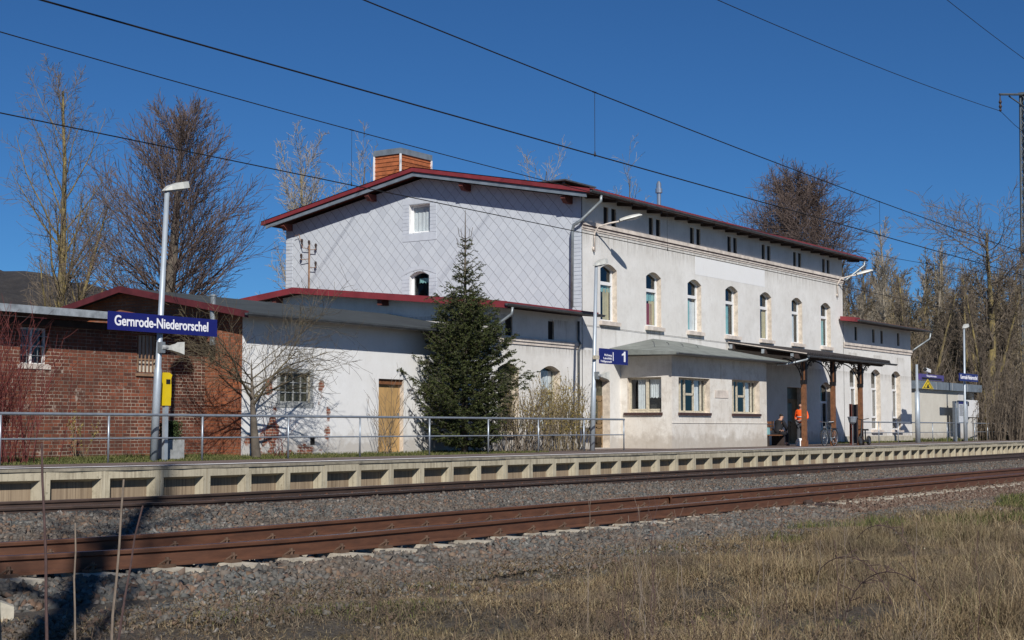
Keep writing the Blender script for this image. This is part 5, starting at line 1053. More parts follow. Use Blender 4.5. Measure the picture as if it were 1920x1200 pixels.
mb = MB(); [mb.box(55.9, 57.75, 25.35 + k * .13, 25.46 + k * .13, 0.80, 0.84) for k in range(4)]; mb.build('seat', 'brown_wood', T); mb = MB(); [mb.box(55.9, 57.75, 25.92, 25.95, 1.0 + k * .14, 1.10 + k * .14) for k in range(3)]; mb.build('backrest', 'brown_wood', T)
for x in (56.05, 57.55): mb = MB(); mb.box(x - .04, x + .04, 25.38, 25.86, 0.38, 0.80); mb.box(x - .03, x + .03, 25.88, 25.92, .38, 1.4); mb.build('leg', 'soffit', T)
T = thing('concrete_bollard', (57.3, 24.7, 0.38), 'low pale rounded stone beside the standing worker', 'bollard'); mb = MB(); mb.lathe((57.25, 24.55, 0.38), [(0.20, 0), (0.19, .18), (0.16, .27), (0.08, .32)], 14); mb.build('stone', 'white_paint' if False else 'soft_panel', T, smooth=True)
T = thing('bag', (55.6, 25.2, 0.38), 'small pale bag on the bench end beside the bay wall', 'bag'); mb = MB(); mb.obox((56.1, 25.5, 0.99), (.14, .02, 0), (-.02, .10, 0), (0, 0, .14)); mb.build('bag_body', 'curtain_teal', T); mb = MB(); mb.tube([(56.0, 25.42, 1.1), (56.05, 25.40, 1.2), (56.15, 25.40, 1.2), (56.2, 25.42, 1.1)], 0.012, 5); mb.build('strap', 'black', T)
# people: skin-modifier bodies
def skin(name, V, E, RR, mat, parent, sub=2, root=0):
    me = bpy.data.meshes.new(name); me.from_pydata([Vector(v) for v in V], E, []); ob = bpy.data.objects.new('tmp', me); COL.objects.link(ob)
    ob.modifiers.new('s', 'SKIN'); sv = me.skin_vertices[0].data
    for i, r in enumerate(RR): sv[i].radius = (r, r) if isinstance(r, (int, float)) else r; sv[i].use_root = (i == root)
    ss = ob.modifiers.new('u', 'SUBSURF'); ss.levels = ss.render_levels = sub
    bpy.context.view_layer.update(); m2 = bpy.data.meshes.new_from_object(ob.evaluated_get(bpy.context.evaluated_depsgraph_get())); bpy.data.objects.remove(ob)
    m2.materials.clear(); m2.materials.append(MATS[mat]); m2.polygons.foreach_set('use_smooth', [True] * len(m2.polygons)); o = bpy.data.objects.new(name, m2); COL.objects.link(o); o.parent = parent; return o
def hand(V, E, RR, wi, p, d, side, spread):
    """palm and five fingers; d = pointing direction, side = direction of the thumb"""
    d = Vector(d).normalized(); s = Vector(side).normalized(); nrm = d.cross(s); p = Vector(p)
    V.append(tuple(p + d * .045)); RR.append((.022, .034)); pi = len(V) - 1; E.append((wi, pi))
    for k, (o, L) in enumerate(((-.028, .055), (-.010, .068), (.010, .072), (.027, .066))):
        a = p + d * .08 + s * o; V.append(tuple(a)); RR.append(.009); E.append((pi, len(V) - 1)); b_ = a + d * L * .55 + nrm * .010; V.append(tuple(b_)); RR.append(.0085); E.append((len(V) - 2, len(V) - 1)); V.append(tuple(b_ + d * L * .35 + nrm * .024)); RR.append(.0075); E.append((len(V) - 2, len(V) - 1))
    V.append(tuple(p + d * .03 + s * .045)); RR.append(.011); E.append((pi, len(V) - 1)); V.append(tuple(p + d * .065 + s * .065)); RR.append(.009); E.append((len(V) - 2, len(V) - 1))
def person(loc, face, pose, label, mats):
    T = thing('person', loc, label, 'person'); J = pose
    ca, sa = math.cos(face), math.sin(face)
    def W(p): return (p[0] * ca - p[1] * sa, p[0] * sa + p[1] * ca, p[2])   # local: +x forward, +y left
    V, E, RR = [], [], []
    def add(p, r, par=None): V.append(W(p)); RR.append(r); i = len(V) - 1; (E.append((par, i)) if par is not None else None); return i
    pel = add(J['pelvis'], .135); ch = add(J['chest'], .15, pel); sh = add(J['neck'], .075, ch); nk = add(tuple(np.array(J['neck']) + np.array([.01, 0, .07])), .052, sh)
    hd = np.array(J['head']); h1_ = add(tuple(hd + [-.005, 0, -.06]), .07, nk); h2_ = add(tuple(hd), (.095, .080), h1_); h3_ = add(tuple(hd + [-.01, 0, .065]), (.085, .072), h2_)
    nose = add(tuple(hd + [.115, 0, -.01]), .014, h2_)
    arms = []
    for s in ('L', 'R'):
        a = add(J['sh' + s], .062, sh); b_ = add(J['el' + s], .042, a); c_ = add(J['wr' + s], .028, b_)
        dr = np.array(J['wr' + s]) - np.array(J['el' + s]); w_ = Vector(W(J['wr' + s])); dd_ = Vector(W(tuple(dr))); hand(V, E, RR, c_, w_, dd_, Vector((0, 0, 1)).cross(dd_) + Vector((0, 0, .6)), .01)
        arms.append((J['sh' + s], J['el' + s], J['wr' + s]))
    for s in ('L', 'R'):
        a = add(J['hip' + s], .095, pel); b_ = add(J['kn' + s], .062, a); c_ = add(J['an' + s], .042, b_); t_ = add(tuple(np.array(J['an' + s]) + [.17, 0, -.05]), .035, c_); add(tuple(np.array(J['an' + s]) + [-.05, 0, -.04]), .035, c_)
    skin('body', V, E, RR, 'skin', T)
    # jacket
    V, E, RR = [], [], []
    pel = add(tuple(np.array(J['pelvis']) + [0, 0, -.05]), .175); md = add(tuple((np.array(J['pelvis']) + np.array(J['chest'])) / 2), .165, pel); ch = add(J['chest'], .185, md); sh = add(tuple(np.array(J['neck']) + [0, 0, -.01]), .095, ch)
    for (a, b_, c_) in arms: i = add(a, .085, sh); i = add(b_, .066, i); add(tuple(lerp(np.array(b_), np.array(c_), .9)), .052, i)
    skin('jacket', V, E, RR, mats[0], T)
    V, E, RR = [], [], []
    pel = add(J['pelvis'], .15)
    for s in ('L', 'R'): i = add(J['hip' + s], .115, pel); i = add(J['kn' + s], .083, i); add(tuple(np.array(J['an' + s]) + [0, 0, .03]), .068, i)
    skin('trousers', V, E, RR, mats[1], T)
    for s in ('L', 'R'):
        V, E, RR = [], [], []; a = np.array(J['an' + s]); i = add(tuple(a + [-.04, 0, -.035]), .05); i = add(tuple(a + [.07, 0, -.045]), .048, i); add(tuple(a + [.17, 0, -.055]), .04, i); skin('shoe', V, E, RR, 'black', T)
    V, E, RR = [], [], []; i = add(tuple(hd + [-.035, 0, .02]), .088); i = add(tuple(hd + [-.02, 0, .075]), .085, i); add(tuple(hd + [.03, 0, .10]), .06, i); skin('hair', V, E, RR, mats[2], T)
    mb = MB()
    for s in (-1, 1): p = W(tuple(hd + [.088, s * .034, .012])); mb.lathe(p, [(0.0, -.010), (.011, 0), (0, .010)], 6)
    p0, p1 = W(tuple(hd + [.088, -.025, -.055])), W(tuple(hd + [.088, .025, -.055])); mb.tube([p0, p1], .005, 4)
    mb.v = [(x + loc[0], y + loc[1], z + loc[2]) for x, y, z in mb.v]; mb.build('face_features', 'hair_dark', T)
    mb = MB()
    for s in (-1, 1): p = W(tuple(hd + [-.005, s * .084, 0])); mb.lathe((p[0], p[1], p[2] - .03), [(.006, 0), (.016, .02), (.018, .04), (.006, .06)], 7)
    mb.v = [(x + loc[0], y + loc[1], z + loc[2]) for x, y, z in mb.v]; mb.build('ears', 'skin', T)
    return T, W
stand = dict(pelvis=(0, 0, .93), chest=(.01, 0, 1.28), neck=(.01, 0, 1.47), head=(.05, 0, 1.64), shL=(0, .20, 1.42), elL=(-.03, .27, 1.14), wrL=(.22, .16, 1.08), shR=(0, -.20, 1.42), elR=(-.03, -.27, 1.14), wrR=(.22, -.14, 1.10), hipL=(0, .10, .88), knL=(.03, .12, .48), anL=(0, .13, .09), hipR=(0, -.10, .88), knR=(.05, -.12, .48), anR=(.03, -.15, .09))
T, W_ = person((58.10, 24.85, 0.38), math.radians(175), stand, 'worker in orange high visibility jacket and dark trousers standing by the first canopy post', ('hivis', 'trousers_grey', 'hair_dark'))
mb = MB(); 
for z, r in ((1.02, .178), (1.18, .182)): mb.tube([(58.10 + W_((r * math.cos(a) * .98, r * math.sin(a) * 1.03, 0))[0], 24.85 + W_((r * math.cos(a) * .98, r * math.sin(a) * 1.03, 0))[1], .38 + z) for a in np.linspace(0, 2 * math.pi, 21)[:-1]], .022, 5, closed=True)
mb.build('reflective_band', 'reflective', T)
sit = dict(pelvis=(0, 0, .52), chest=(.14, 0, .84), neck=(.22, 0, 1.02), head=(.30, 0, 1.18), shL=(.18, .19, .97), elL=(.30, .24, .72), wrL=(.48, .10, .62), shR=(.18, -.19, .97), elR=(.30, -.24, .72), wrR=(.48, -.10, .62), hipL=(.04, .10, .50), knL=(.46, .14, .50), anL=(.50, .15, .09), hipR=(.04, -.10, .50), knR=(.46, -.14, .50), anR=(.44, -.15, .09))
person((57.25, 25.55, 0.38), math.radians(-12), sit, 'person in black clothes sitting bent forward on the shaded bench', ('clothes_black', 'clothes_black', 'hair_dark'))
# =============================================================== OVERHEAD LINES AND TOWER
def wire(name, pts, r, label, droppers=None, grp='overhead railway wires'):
    T = thing(name, pts[0], label, 'overhead wire', grp); mb = MB(); mb.tube(pts, r, 6); mb.build('conductor', 'wire', T)
    if droppers:
        for a, b_ in droppers: mb = MB(); mb.tube([a, b_], 0.004, 5); mb.lathe((b_[0], b_[1], b_[2] - .02), [(0.008, 0), (0.018, .02), (.006, .08)], 6); mb.tube([(a[0] - .05, a[1], a[2]), (a[0] + .05, a[1], a[2])], .012, 5); mb.build('dropper', 'wire', T)
def cw(f, zf, x0=-40, x1=118, n=60): return [(x, f(x), zf(x)) for x in np.linspace(x0, x1, n)]
zA = lambda x: 5.0 + 0.0055 * max(0, x - 8); zD = lambda x: 5.8 + 0.0005 * (x - 38) ** 2; zC = lambda x: 5.5; zB = lambda x: 6.47 + 0.0008 * (x - 28) ** 2
cy = lambda x: 11.15; cy2 = lambda x: 17.6 + crv(x); cy1 = lambda x: 11.15 + crv(x) * .8
wire('contact_wire', cw(cy1, zA), 0.0095, 'thick contact wire over the near track'); wire('catenary_wire', cw(cy1, zD), 0.0085, 'sagging catenary wire above the near track', [((x, cy1(x), zD(x)), (x, cy1(x), zA(x))) for x in (-5, 7, 18.7, 30.3, 42, 54)])
wire('contact_wire', cw(cy2, zC), 0.0095, 'contact wire over the far track crossing the slate gable'); wire('catenary_wire', cw(cy2, zB), 0.0085, 'catenary wire above the far track passing the orange chimney', [((x, cy2(x), zB(x)), (x, cy2(x), zC(x))) for x in (-3, 9, 20.9, 33, 45, 57)])
TWx, TWy = 102.5, 27.42
def quadz(x, pts): return float(np.interp(x, [p[0] for p in pts], [p[1] for p in pts]))
E_ = [(x, 28.4, 22.05 - 0.0016 * max(0, (100 - x)) * (x + 60) * 0.32) for x in np.linspace(-60, 100, 40)] + [(101.5, 27.9, 21.3), (102.5, 27.42, 20.8)]
wire('feeder_wire', E_, 0.018, 'feeder wire running to the insulator on the tall tower')
wire('feeder_wire', [(x, 20.0, 19.2 + 0.0009 * (x - 75) ** 2 - 0.0) for x in np.linspace(-10, 150, 40)], 0.014, 'short stretch of feeder wire in the top right corner of the sky')
T = thing('lattice_tower', (TWx, TWy, 0.38), 'tall steel lattice tower at the right edge with a top arm', 'lattice tower')
mb = MB(); a0, a1, zt = 0.55, 0.28, 23.6
def cp(sx, sy, t): a = lerp(a0, a1, t); return (TWx + sx * a, TWy + sy * a, lerp(0.3, zt, t))
for sx in (-1, 1):
    for sy in (-1, 1): mb.tube([cp(sx, sy, 0), cp(sx, sy, 1)], 0.075, 4)
mb.build('leg_angles', 'mast_steel', T); mb = MB()
for i in range(26):
    t0, t1 = i / 26, (i + 1) / 26
    for (p, q) in (((-1, -1), (1, -1)), ((1, -1), (1, 1)), ((1, 1), (-1, 1)), ((-1, 1), (-1, -1))): mb.tube([cp(*p, t0), cp(*q, t1)], 0.028, 4); mb.tube([cp(*q, t0), cp(*p, t1)], 0.028, 4)
mb.build('lattice_bracing', 'mast_steel', T)
mb = MB(); mb.tube([(TWx, TWy, zt - .1), (99.9, 28.4, zt - .45)], 0.08, 6); mb.tube([(TWx, TWy, zt - 1.0), (101.0, 28.1, zt - .40)], 0.05, 5); mb.box(TWx - .4, TWx + .4, TWy - .4, TWy + .4, zt - .15, zt); mb.build('arm', 'mast_steel', T)
mb = MB(); mb.lathe((100.0, 28.4, 22.0), [(.03, 0), (.10, .1), (.05, .2), (.12, .35), (.05, .5), (.12, .65), (.05, .8), (.03, 1.15)], 8); mb.build('insulator', 'old_insulator', T)
for z in (12.9, 6.6): mb = MB(); mb.box(TWx - .75, TWx + .55, TWy - .5, TWy + .5, z, z + .18); mb.build('collar', 'mast_steel', T)
# =============================================================== VEGETATION
def rot_about(d, ang, az):
    d = d.normalized(); u = d.orthogonal().normalized(); v = d.cross(u); s = math.sin(ang); return d * math.cos(ang) + (u * math.cos(az) + v * math.sin(az)) * s
class Tree:
    def __init__(s, P, seed): s.P = P; s.rg = random.Random(seed); s.tr = MB(); s.cr = MB()
    def branch(s, p, d, L, r, lev):
        P = s.P; rg = s.rg; ns = P['seg'][lev]; pts = [p.copy()]; rs = [r]; q = p.copy(); dd = d.copy(); end = P['taper'][lev]
        for i in range(ns):
            dd = (dd + Vector((rg.gauss(0, 1), rg.gauss(0, 1), rg.gauss(0, 1))) * P['wig'][lev] + Vector((0, 0, 1)) * P['up'][lev]).normalized()
            q = q + dd * (L / ns); pts.append(q.copy()); rs.append(max(P['rmin'], r * lerp(1, end, (i + 1) / ns)))
        (s.tr if lev < P.get('trunk_levels', 1) else s.cr).tube(pts, rs, P['sides'][lev], cap=False)
        if lev >= P['lev']: return
        n = P['n'][lev]; az = rg.random() * 6.28
        for i in range(n):
            t = lerp(P['t0'][lev], 0.98, (i + rg.random() * .8) / n); az += 2.4 + rg.gauss(0, .4)
            f = t * ns; k = min(ns - 1, int(f)); pp = pts[k].lerp(pts[k + 1], f - k); rr = lerp(rs[k], rs[k + 1], f - k); base = (pts[k + 1] - pts[k]).normalized()
            nd = rot_about(base, P['ang'][lev] * rg.uniform(.75, 1.25) * (P['angf'](t) if lev == 0 and 'angf' in P else 1), az); sh = P['shape'][lev](t) * rg.uniform(.7, 1.2)
            s.branch(pp, nd, L * P['ratio'][lev] * sh, max(P['rmin'], min(rr * .8, rr * P['rr'][lev] * sh ** .5)), lev + 1)
def tree(name, loc, P, seed, label, group=None, bark='bark', twig='twig', cat='tree', height=None):
    t = Tree(P, seed); stems = P.get('stems', 1); rg = t.rg
    for k in range(stems):
        d = Vector((rg.gauss(0, P.get('splay', .03)), rg.gauss(0, P.get('splay', .03)), 1)).normalized(); o = Vector((rg.gauss(0, .12), rg.gauss(0, .12), 0)) * (P.get('spread', 1) if stems > 1 else 0)
        t.branch(Vector(loc) + o, d, (height or P['H']) * (1 if k == 0 else rg.uniform(.6, .95)), P['r'] * (1 if k == 0 else rg.uniform(.6, .9)), 0)
    T = thing(name, loc, label, cat, group)
    if t.tr.v: t.tr.build('trunk' if cat == 'tree' else 'stems', bark, T, smooth=True)
    if t.cr.v: t.cr.build('crown' if cat == 'tree' else 'twigs', twig, T)
    return T
one = lambda t: 1.0
cone = lambda t: 1.15 - 0.85 * t
dome = lambda t: 0.55 + 0.9 * math.sin(math.pi * min(1, t * .9))
base4 = dict(lev=3, seg=[10, 6, 4, 3], wig=[.035, .09, .12, .15], up=[.03, .06, .05, .02], taper=[.15, .2, .3, .6], sides=[7, 5, 4, 3], n=[26, 9, 7], t0=[.25, .15, .1], ang=[.75, .7, .75], ratio=[.42, .42, .42], rr=[.5, .55, .6], shape=[cone, cone, one], rmin=.009)
# left tall yellowish tree (several steep limbs)
P1 = dict(base4); P1.update(H=14.2, r=.24, n=[30, 11, 7], ratio=[.38, .42, .42], ang=[.62, .6, .75], up=[.02, .07, .05, .02], t0=[.16, .12, .1], rmin=.0065, rr=[.42, .45, .55], wig=[.03, .08, .12, .16], stems=2, splay=.07, spread=2, trunk_levels=2, shape=[lambda t: 1.2 - .8 * t, cone, one])
tree('bare_tree', (39.4, 48.0, 0.3), P1, 11, 'tall bare tree with yellowish lichen bark at the left edge', bark='bark_lichen', twig='twig')
P2 = dict(base4); P2.update(H=11.9, r=.40, seg=[12, 7, 5, 3], n=[105, 13, 6], ratio=[.36, .34, .42], ang=[.95, .45, .5], angf=lambda t: 1.38 - .80 * t, up=[.0, .055, .045, .02], t0=[.33, .12, .2], taper=[.06, .25, .35, .6], shape=[lambda t: .92 - .66 * max(0, t - .45) / .55, one, one], rr=[.20, .5, .6], rmin=.0075, wig=[.02, .05, .07, .1])
tree('bare_tree', (38.4, 41.2, 0.3), P2, 5, 'broad bushy bare tree with thick trunk behind the brick outbuilding', bark='bark', twig='twig_purple')
P3_ = dict(base4); P3_.update(H=14.4, r=.22, n=[30, 10, 7], ratio=[.32, .42, .45], ang=[.6, .55, .7], up=[.03, .10, .05, .02], stems=2, splay=.06, rmin=.010, rr=[.42, .5, .6], shape=[lambda t: 1.15 - .6 * t, cone, one])
tree('bare_tree', (57.5, 50.6, 0.3), P3_, 21, 'slender bare tree with yellow tinged limbs left of the slate gable', bark='bark_lichen', twig='twig_grey')
P3b = dict(P3_); P3b.update(H=16.2, r=.18, n=[20, 7, 4], stems=1, rmin=.010)
tree('bare_tree', (68.5, 57.0, 0.3), P3b, 22, 'thin bare treetop left of the orange chimney', bark='bark', twig='twig_grey'); tree('bare_tree', (80.5, 53.2, 0.3), dict(P3b, H=17.4), 23, 'faint bare treetop behind the ridge right of the orange chimney', bark='bark', twig='twig_grey'); tree('bare_tree', (86, 49.5, 0.3), dict(P3b, H=17.2, n=[14, 5, 3]), 24, 'small bare treetop behind the low slab capped chimney', bark='bark', twig='twig_grey')
P4 = dict(base4); P4.update(H=15.2, r=.42, seg=[9, 7, 6, 4], n=[34, 18, 12], ratio=[.33, .50, .40], ang=[.95, .65, .8], up=[.01, .06, .04, .01], t0=[.34, .2, .1], shape=[lambda t: 1.05 - .25 * t, one, one], rmin=.013, rr=[.5, .5, .55], wig=[.03, .10, .14, .18])
P4b = dict(P2, H=18.5, r=.50, n=[72, 17, 11], ratio=[.40, .42, .40], ang=[.95, .6, .75], angf=lambda t: 1.25 - .55 * t, wig=[.03, .09, .13, .17], up=[.0, .04, .03, .01], t0=[.45, .15, .1], rmin=.013, rr=[.26, .5, .55])
tree('bare_tree', (103.5, 44.8, 0.3), P4b, 31, 'round crowned purplish bare tree behind the station roof', bark='bark', twig='twig_purple'); tree('bare_tree', (101, 52.5, 0.3), dict(P4, H=12.0, n=[20, 12, 7]), 32, 'lower bare treetops left of the round crowned tree', bark='bark', twig='twig_purple')
# woodland on the right
P5 = dict(base4); P5.update(H=14.6, r=.22, n=[26, 11, 7], ratio=[.26, .42, .45], ang=[.5, .55, .65], up=[.02, .08, .05, .02], t0=[.22, .15, .1], stems=3, splay=.09, spread=5, rmin=.011, rr=[.45, .5, .6])
P6 = dict(base4); P6.update(H=13.4, r=.40, seg=[9, 7, 6, 4], n=[20, 12, 9], ratio=[.27, .50, .42], ang=[1.0, .75, .85], up=[.0, .03, .02, .0], wig=[.045, .15, .18, .2], t0=[.36, .15, .1], shape=[lambda t: .75 + .4 * t, one, one], rmin=.012, rr=[.45, .5, .6])
P7 = dict(base4); P7.update(H=12.6, r=.15, n=[30, 10, 6], ratio=[.24, .45, .45], ang=[.65, .6, .7], up=[.03, .06, .03, .0], t0=[.08, .1, .1], stems=4, splay=.14, spread=7, rmin=.012, rr=[.45, .5, .6])
Wd = 'slender bare tree in the dense wood behind the shelter'
grp = 'bare trees of the wood on the right'
a = tree('woodland_tree', (101.0, 35.6, 0.3), P5, 41, 'pale multi stemmed bare tree right above the corner of the right wing', None, 'twig_grey', 'twig_grey'); b_ = tree('woodland_tree', (97.5, 28.9, 0.3), P6, 42, 'dark ivy trunked tree with a spreading flat crown in the wood', None, 'bark_lichen', 'twig')
c = tree('woodland_tree', (108, 31, 0.3), P7, 43, Wd, grp, 'bark_lichen', 'twig_olive'); d = tree('woodland_tree', (104, 42, 0.3), dict(P7, H=12.0), 44, Wd, grp, 'bark', 'twig'); e = tree('woodland_tree', (112, 36, 0.3), dict(P5, H=14.0, r=.3, stems=2), 45, Wd, grp, 'bark_lichen', 'twig')
rg = random.Random(99); src = [a, c, d, e, c, d]
for i in range(58):
    az_ = math.radians(lerp(14.9, 22.6, (i * 0.618) % 1.0)); D_ = rg.uniform(97, 135); x, y = D_ * math.cos(az_), D_ * math.sin(az_)
    copy_tree(src[i % 6], (x, y, 0.3), rg.uniform(0, 6.28), rg.uniform(.72, 1.0) * (D_ / 108) * (1.0 if i % 3 else .9), Wd, grp)
# undergrowth of the wood: nobody could count its stems
mb = MB(); rg = random.Random(3)
for i in range(3600):
    az_ = math.radians(rg.uniform(14.6, 22.9)); D_ = rg.uniform(93, 125); x, y = D_ * math.cos(az_), D_ * math.sin(az_); h = rg.uniform(1.5, 6.5) * rg.uniform(.6, 1); dx, dy = rg.gauss(0, .28) * h * .5, rg.gauss(0, .28) * h * .5
    mb.tube([(x, y, .3), (x + dx * .4, y + dy * .4, .3 + h * .55), (x + dx, y + dy, .3 + h)], [.028, .02, .008], 3, cap=False)
    for q in range(3): t = rg.uniform(.3, .9); bx, by, bz = x + dx * t, y + dy * t, .3 + h * t; mb.tube([(bx, by, bz), (bx + rg.gauss(0, .5), by + rg.gauss(0, .5), bz + rg.uniform(.2, .9))], [.014, .008], 3, cap=False)
tag(mb.build('undergrowth', 'twig'), 'tangled brown undergrowth between the trunks of the wood', 'undergrowth', kind='stuff')
# crab tree in front of the annex corner
P8 = dict(base4); P8.update(H=1.9, r=.115, seg=[5, 7, 5, 4], n=[0, 0, 0], rmin=.006)
T8 = Tree(dict(lev=3, seg=[4, 7, 6, 4], wig=[.05, .10, .14, .16], up=[0, .0, .01, .02], taper=[.05, .35, .35, .6], sides=[8, 6, 4, 3], n=[13, 12, 8], t0=[.50, .2, .15], ang=[1.1, .65, .7], ratio=[.86, .50, .42], rr=[.62, .45, .55], shape=[one, one, one], rmin=.004), 8)
T8.branch(Vector((27.35, 26.0, .38)), Vector((-.02, 0, 1)), 2.45, .12, 0); T_ = thing('bare_tree', (27.35, 26.0, .38), 'small crooked bare tree at the corner of brick and white walls', 'tree'); T8.tr.build('trunk', 'bark', T_, smooth=True); T8.cr.build('crown', 'twig_lichen', T_)
# shrubs
def shrub(name, loc, n, h, spread, twig, label, seed, sub=6, r=.012, budmat=None, lean=0.35, group=None):
    rg = random.Random(seed); s = MB(); c = MB(); bp = []
    for i in range(n):
        a = rg.uniform(0, 6.28); l_ = rg.uniform(.1, 1) * lean; d = Vector((math.cos(a) * l_, math.sin(a) * l_, 1)).normalized(); hh = h * rg.uniform(.55, 1.05); p = Vector(loc) + Vector((rg.gauss(0, .12) * spread, rg.gauss(0, .08) * min(spread, 3), 0)); pts = [p.copy()]
        for k in range(5): d = (d + Vector((rg.gauss(0, .08), rg.gauss(0, .08), rg.gauss(0, .04)))).normalized(); p = p + d * hh / 5; pts.append(p.copy())
        s.tube(pts, [r, r * .9, r * .8, r * .65, r * .5, r * .3], 4, cap=False)
        for q in range(sub):
            t = rg.uniform(.25, 1) * 5; k = min(4, int(t)); b0 = pts[k].lerp(pts[k + 1], t - k); dd = rot_about((pts[k + 1] - pts[k]), rg.uniform(.4, .9), rg.uniform(0, 6.28)); L = rg.uniform(.15, .45) * h * .45
            m_ = b0 + dd * L * .5 + Vector((0, 0, .02)); e_ = b0 + dd * L + Vector((0, 0, L * .15)); c.tube([b0, m_, e_], [r * .5, r * .4, r * .3], 3, cap=False)
            if budmat: bp += [tuple(b0.lerp(e_, rg.random())) for _ in range(9)]
    T = thing(name, loc, label, 'shrub', group); s.build('stems', twig, T); c.build('twigs', twig, T)
    if budmat:
        P = np.array(bp); g_ = np.random.default_rng(seed); a = g_.normal(size=P.shape) * .014; b2 = g_.normal(size=P.shape) * .010; V = np.stack([P - a, P + b2, P + a, P - b2], 1).reshape(-1, 3); npmesh('buds', V, np.arange(len(V)).reshape(-1, 4), budmat, T, L=loc)
    return T
shrub('red_shrub', (19.7, 25.9, .38), 90, 3.0, 4.0, 'twig_red', 'dense bare red stemmed shrub at the left edge before the bricks', 1, 9, .010, lean=.42)
shrub('red_shrub', (18.6, 26.2, .38), 60, 2.6, 3.0, 'twig_red', 'bare red stemmed shrub cut by the left edge of the photo', 12, 8, .010, lean=.4)
shrub('bare_shrub', (23.1, 27.4, .40), 7, 1.15, .8, 'twig_olive', 'small thin bare shrub against the brick wall', 2, 7, .008, 'buds', lean=.25)
shrub('bare_shrub', (32.8, 26.2, .38), 12, 2.3, 1.6, 'twig', 'loose bare shrub in front of the ochre door', 3, 7, .010, lean=.7)
shrub('bare_shrub', (38.4, 25.6, .38), 70, 2.3, 6.5, 'twig', 'leafless grey brown shrub right of the spruce', 4, 8, .012, 'buds', lean=.6); shrub('forsythia', (40.9, 25.7, .38), 120, 2.2, 6.0, 'twig_olive', 'yellowish budding shrub beside the platform number sign pole', 6, 9, .009, 'buds', lean=.42)
shrub('bare_shrub', (28.4, 26.3, .38), 9, 1.3, 1.3, 'twig_red', 'low reddish bare shrub under the barred steel window', 7, 6, .008, lean=.5)
# spruce
def spruce(cx, cy_, z0, H):
    rg = np.random.default_rng(4); T = thing('spruce', (cx, cy_, z0), 'dense dark green spruce in front of the white annex', 'tree')
    mb = MB(); mb.tube([(cx, cy_, z0 - .1), (cx, cy_, z0 + H * .5), (cx, cy_, z0 + H)], [.11, .06, .008], 8); mb.build('trunk', 'bark', T, smooth=True)
    zr = [(0.0, .9), (.5, 1.15), (1.1, 1.45), (2.0, 1.52), (3.0, 1.30), (3.7, 1.02), (4.3, .75), (4.9, .52), (5.5, .34), (6.0, .22), (6.4, .10), (7.1, .02)]
    prof_r = lambda z: float(np.interp(z, [a for a, _ in zr], [b for _, b in zr])); br = MB(); A, Bv, S_ = [], [], []
    z = .25
    while z < H - .85:
        nb = 9 if z < 4 else 6; ph = rg.uniform(0, 6.28)
        for k in range(nb):
            a = ph + k * 2 * math.pi / nb + rg.normal(0, .18); L = max(.10, prof_r(z) * rg.uniform(.62, 1.15) * (1 + .14 * math.sin(a * 2 + z * 1.9) + .10 * math.sin(z * 5.1))); rise = (.05 + .65 * (z / H) ** 1.5); d = Vector((math.cos(a), math.sin(a), 0)); p0 = Vector((cx, cy_, z0 + z)); pts = []
            for i in range(6): t = i / 5; pts.append(p0 + d * (L * t) + Vector((0, 0, L * (rise * t - .38 * t * (1 - t) * (1 - z / H) + .22 * t * t))))
            br.tube(pts, [.018, .015, .012, .010, .007, .004], 4, cap=False)
            nt_ = max(2, int(L * 20)) if z < 5.2 else max(1, int(L * 8))
            for j in range(nt_):
                t = rg.uniform(.12, 1.0); i = min(4, int(t * 5)); q = pts[i].lerp(pts[i + 1], t * 5 - i); s = 1 if rg.random() < .5 else -1; td = (d * rg.uniform(.5, 1.0) + Vector((-d.y, d.x, 0)) * s * rg.uniform(.35, 1.0) + Vector((0, 0, rg.uniform(-.35, .30)))).normalized(); TL = rg.uniform(.14, .36) * (1.15 - .4 * t) * (1 if z < 4.5 else .6)
                br.tube([q, q + td * TL], [.005, .003], 3, cap=False)
                m = int(TL * 95); tt = rg.random(m); P = np.array(q)[None] + np.outer(tt * TL, np.array(td)); A.append(P); dirs = rg.normal(size=(m, 3)); dirs += np.array(td) * .9; dirs[:, 2] += .15; dirs /= np.linalg.norm(dirs, axis=1)[:, None]; Bv.append(dirs)
            m = int(L * 45); tt = rg.uniform(.1, 1, m); P = np.array([tuple(pts[min(4, int(t * 5))].lerp(pts[min(4, int(t * 5)) + 1], t * 5 - min(4, int(t * 5)))) for t in tt]); A.append(P.reshape(-1, 3)); dirs = rg.normal(size=(m, 3)); dirs /= np.linalg.norm(dirs, axis=1)[:, None]; Bv.append(dirs)
        z += rg.uniform(.10, .17) if z < 4.4 else rg.uniform(.17, .27)
    for (zz, L) in ((H - .85, .30), (H - 1.15, .34)):
        for k in range(5): a = k * 1.26 + zz; d = Vector((math.cos(a), math.sin(a), 0)); br.tube([Vector((cx, cy_, z0 + zz)), Vector((cx, cy_, z0 + zz)) + d * L * .6 + Vector((0, 0, .08)), Vector((cx, cy_, z0 + zz)) + d * L * .75 + Vector((0, 0, .34))], [.010, .010, .008], 4)
    br.build('branches', 'bark', T); P = np.concatenate(A); D = np.concatenate(Bv); n = len(P); side = np.cross(D, rg.normal(size=(n, 3))); side /= np.linalg.norm(side, axis=1)[:, None]; L = rg.uniform(.03, .065, (n, 1)); wd = .0115
    V = np.stack([P - side * wd, P + side * wd, P + D * L + side * wd * .3, P + D * L - side * wd * .3], 1).reshape(-1, 3); npmesh('needles', V, np.arange(4 * n).reshape(-1, 4), 'needles', T, L=(cx, cy_, z0)); print('needles', n)
spruce(35.75, 25.75, 0.38, 7.1)
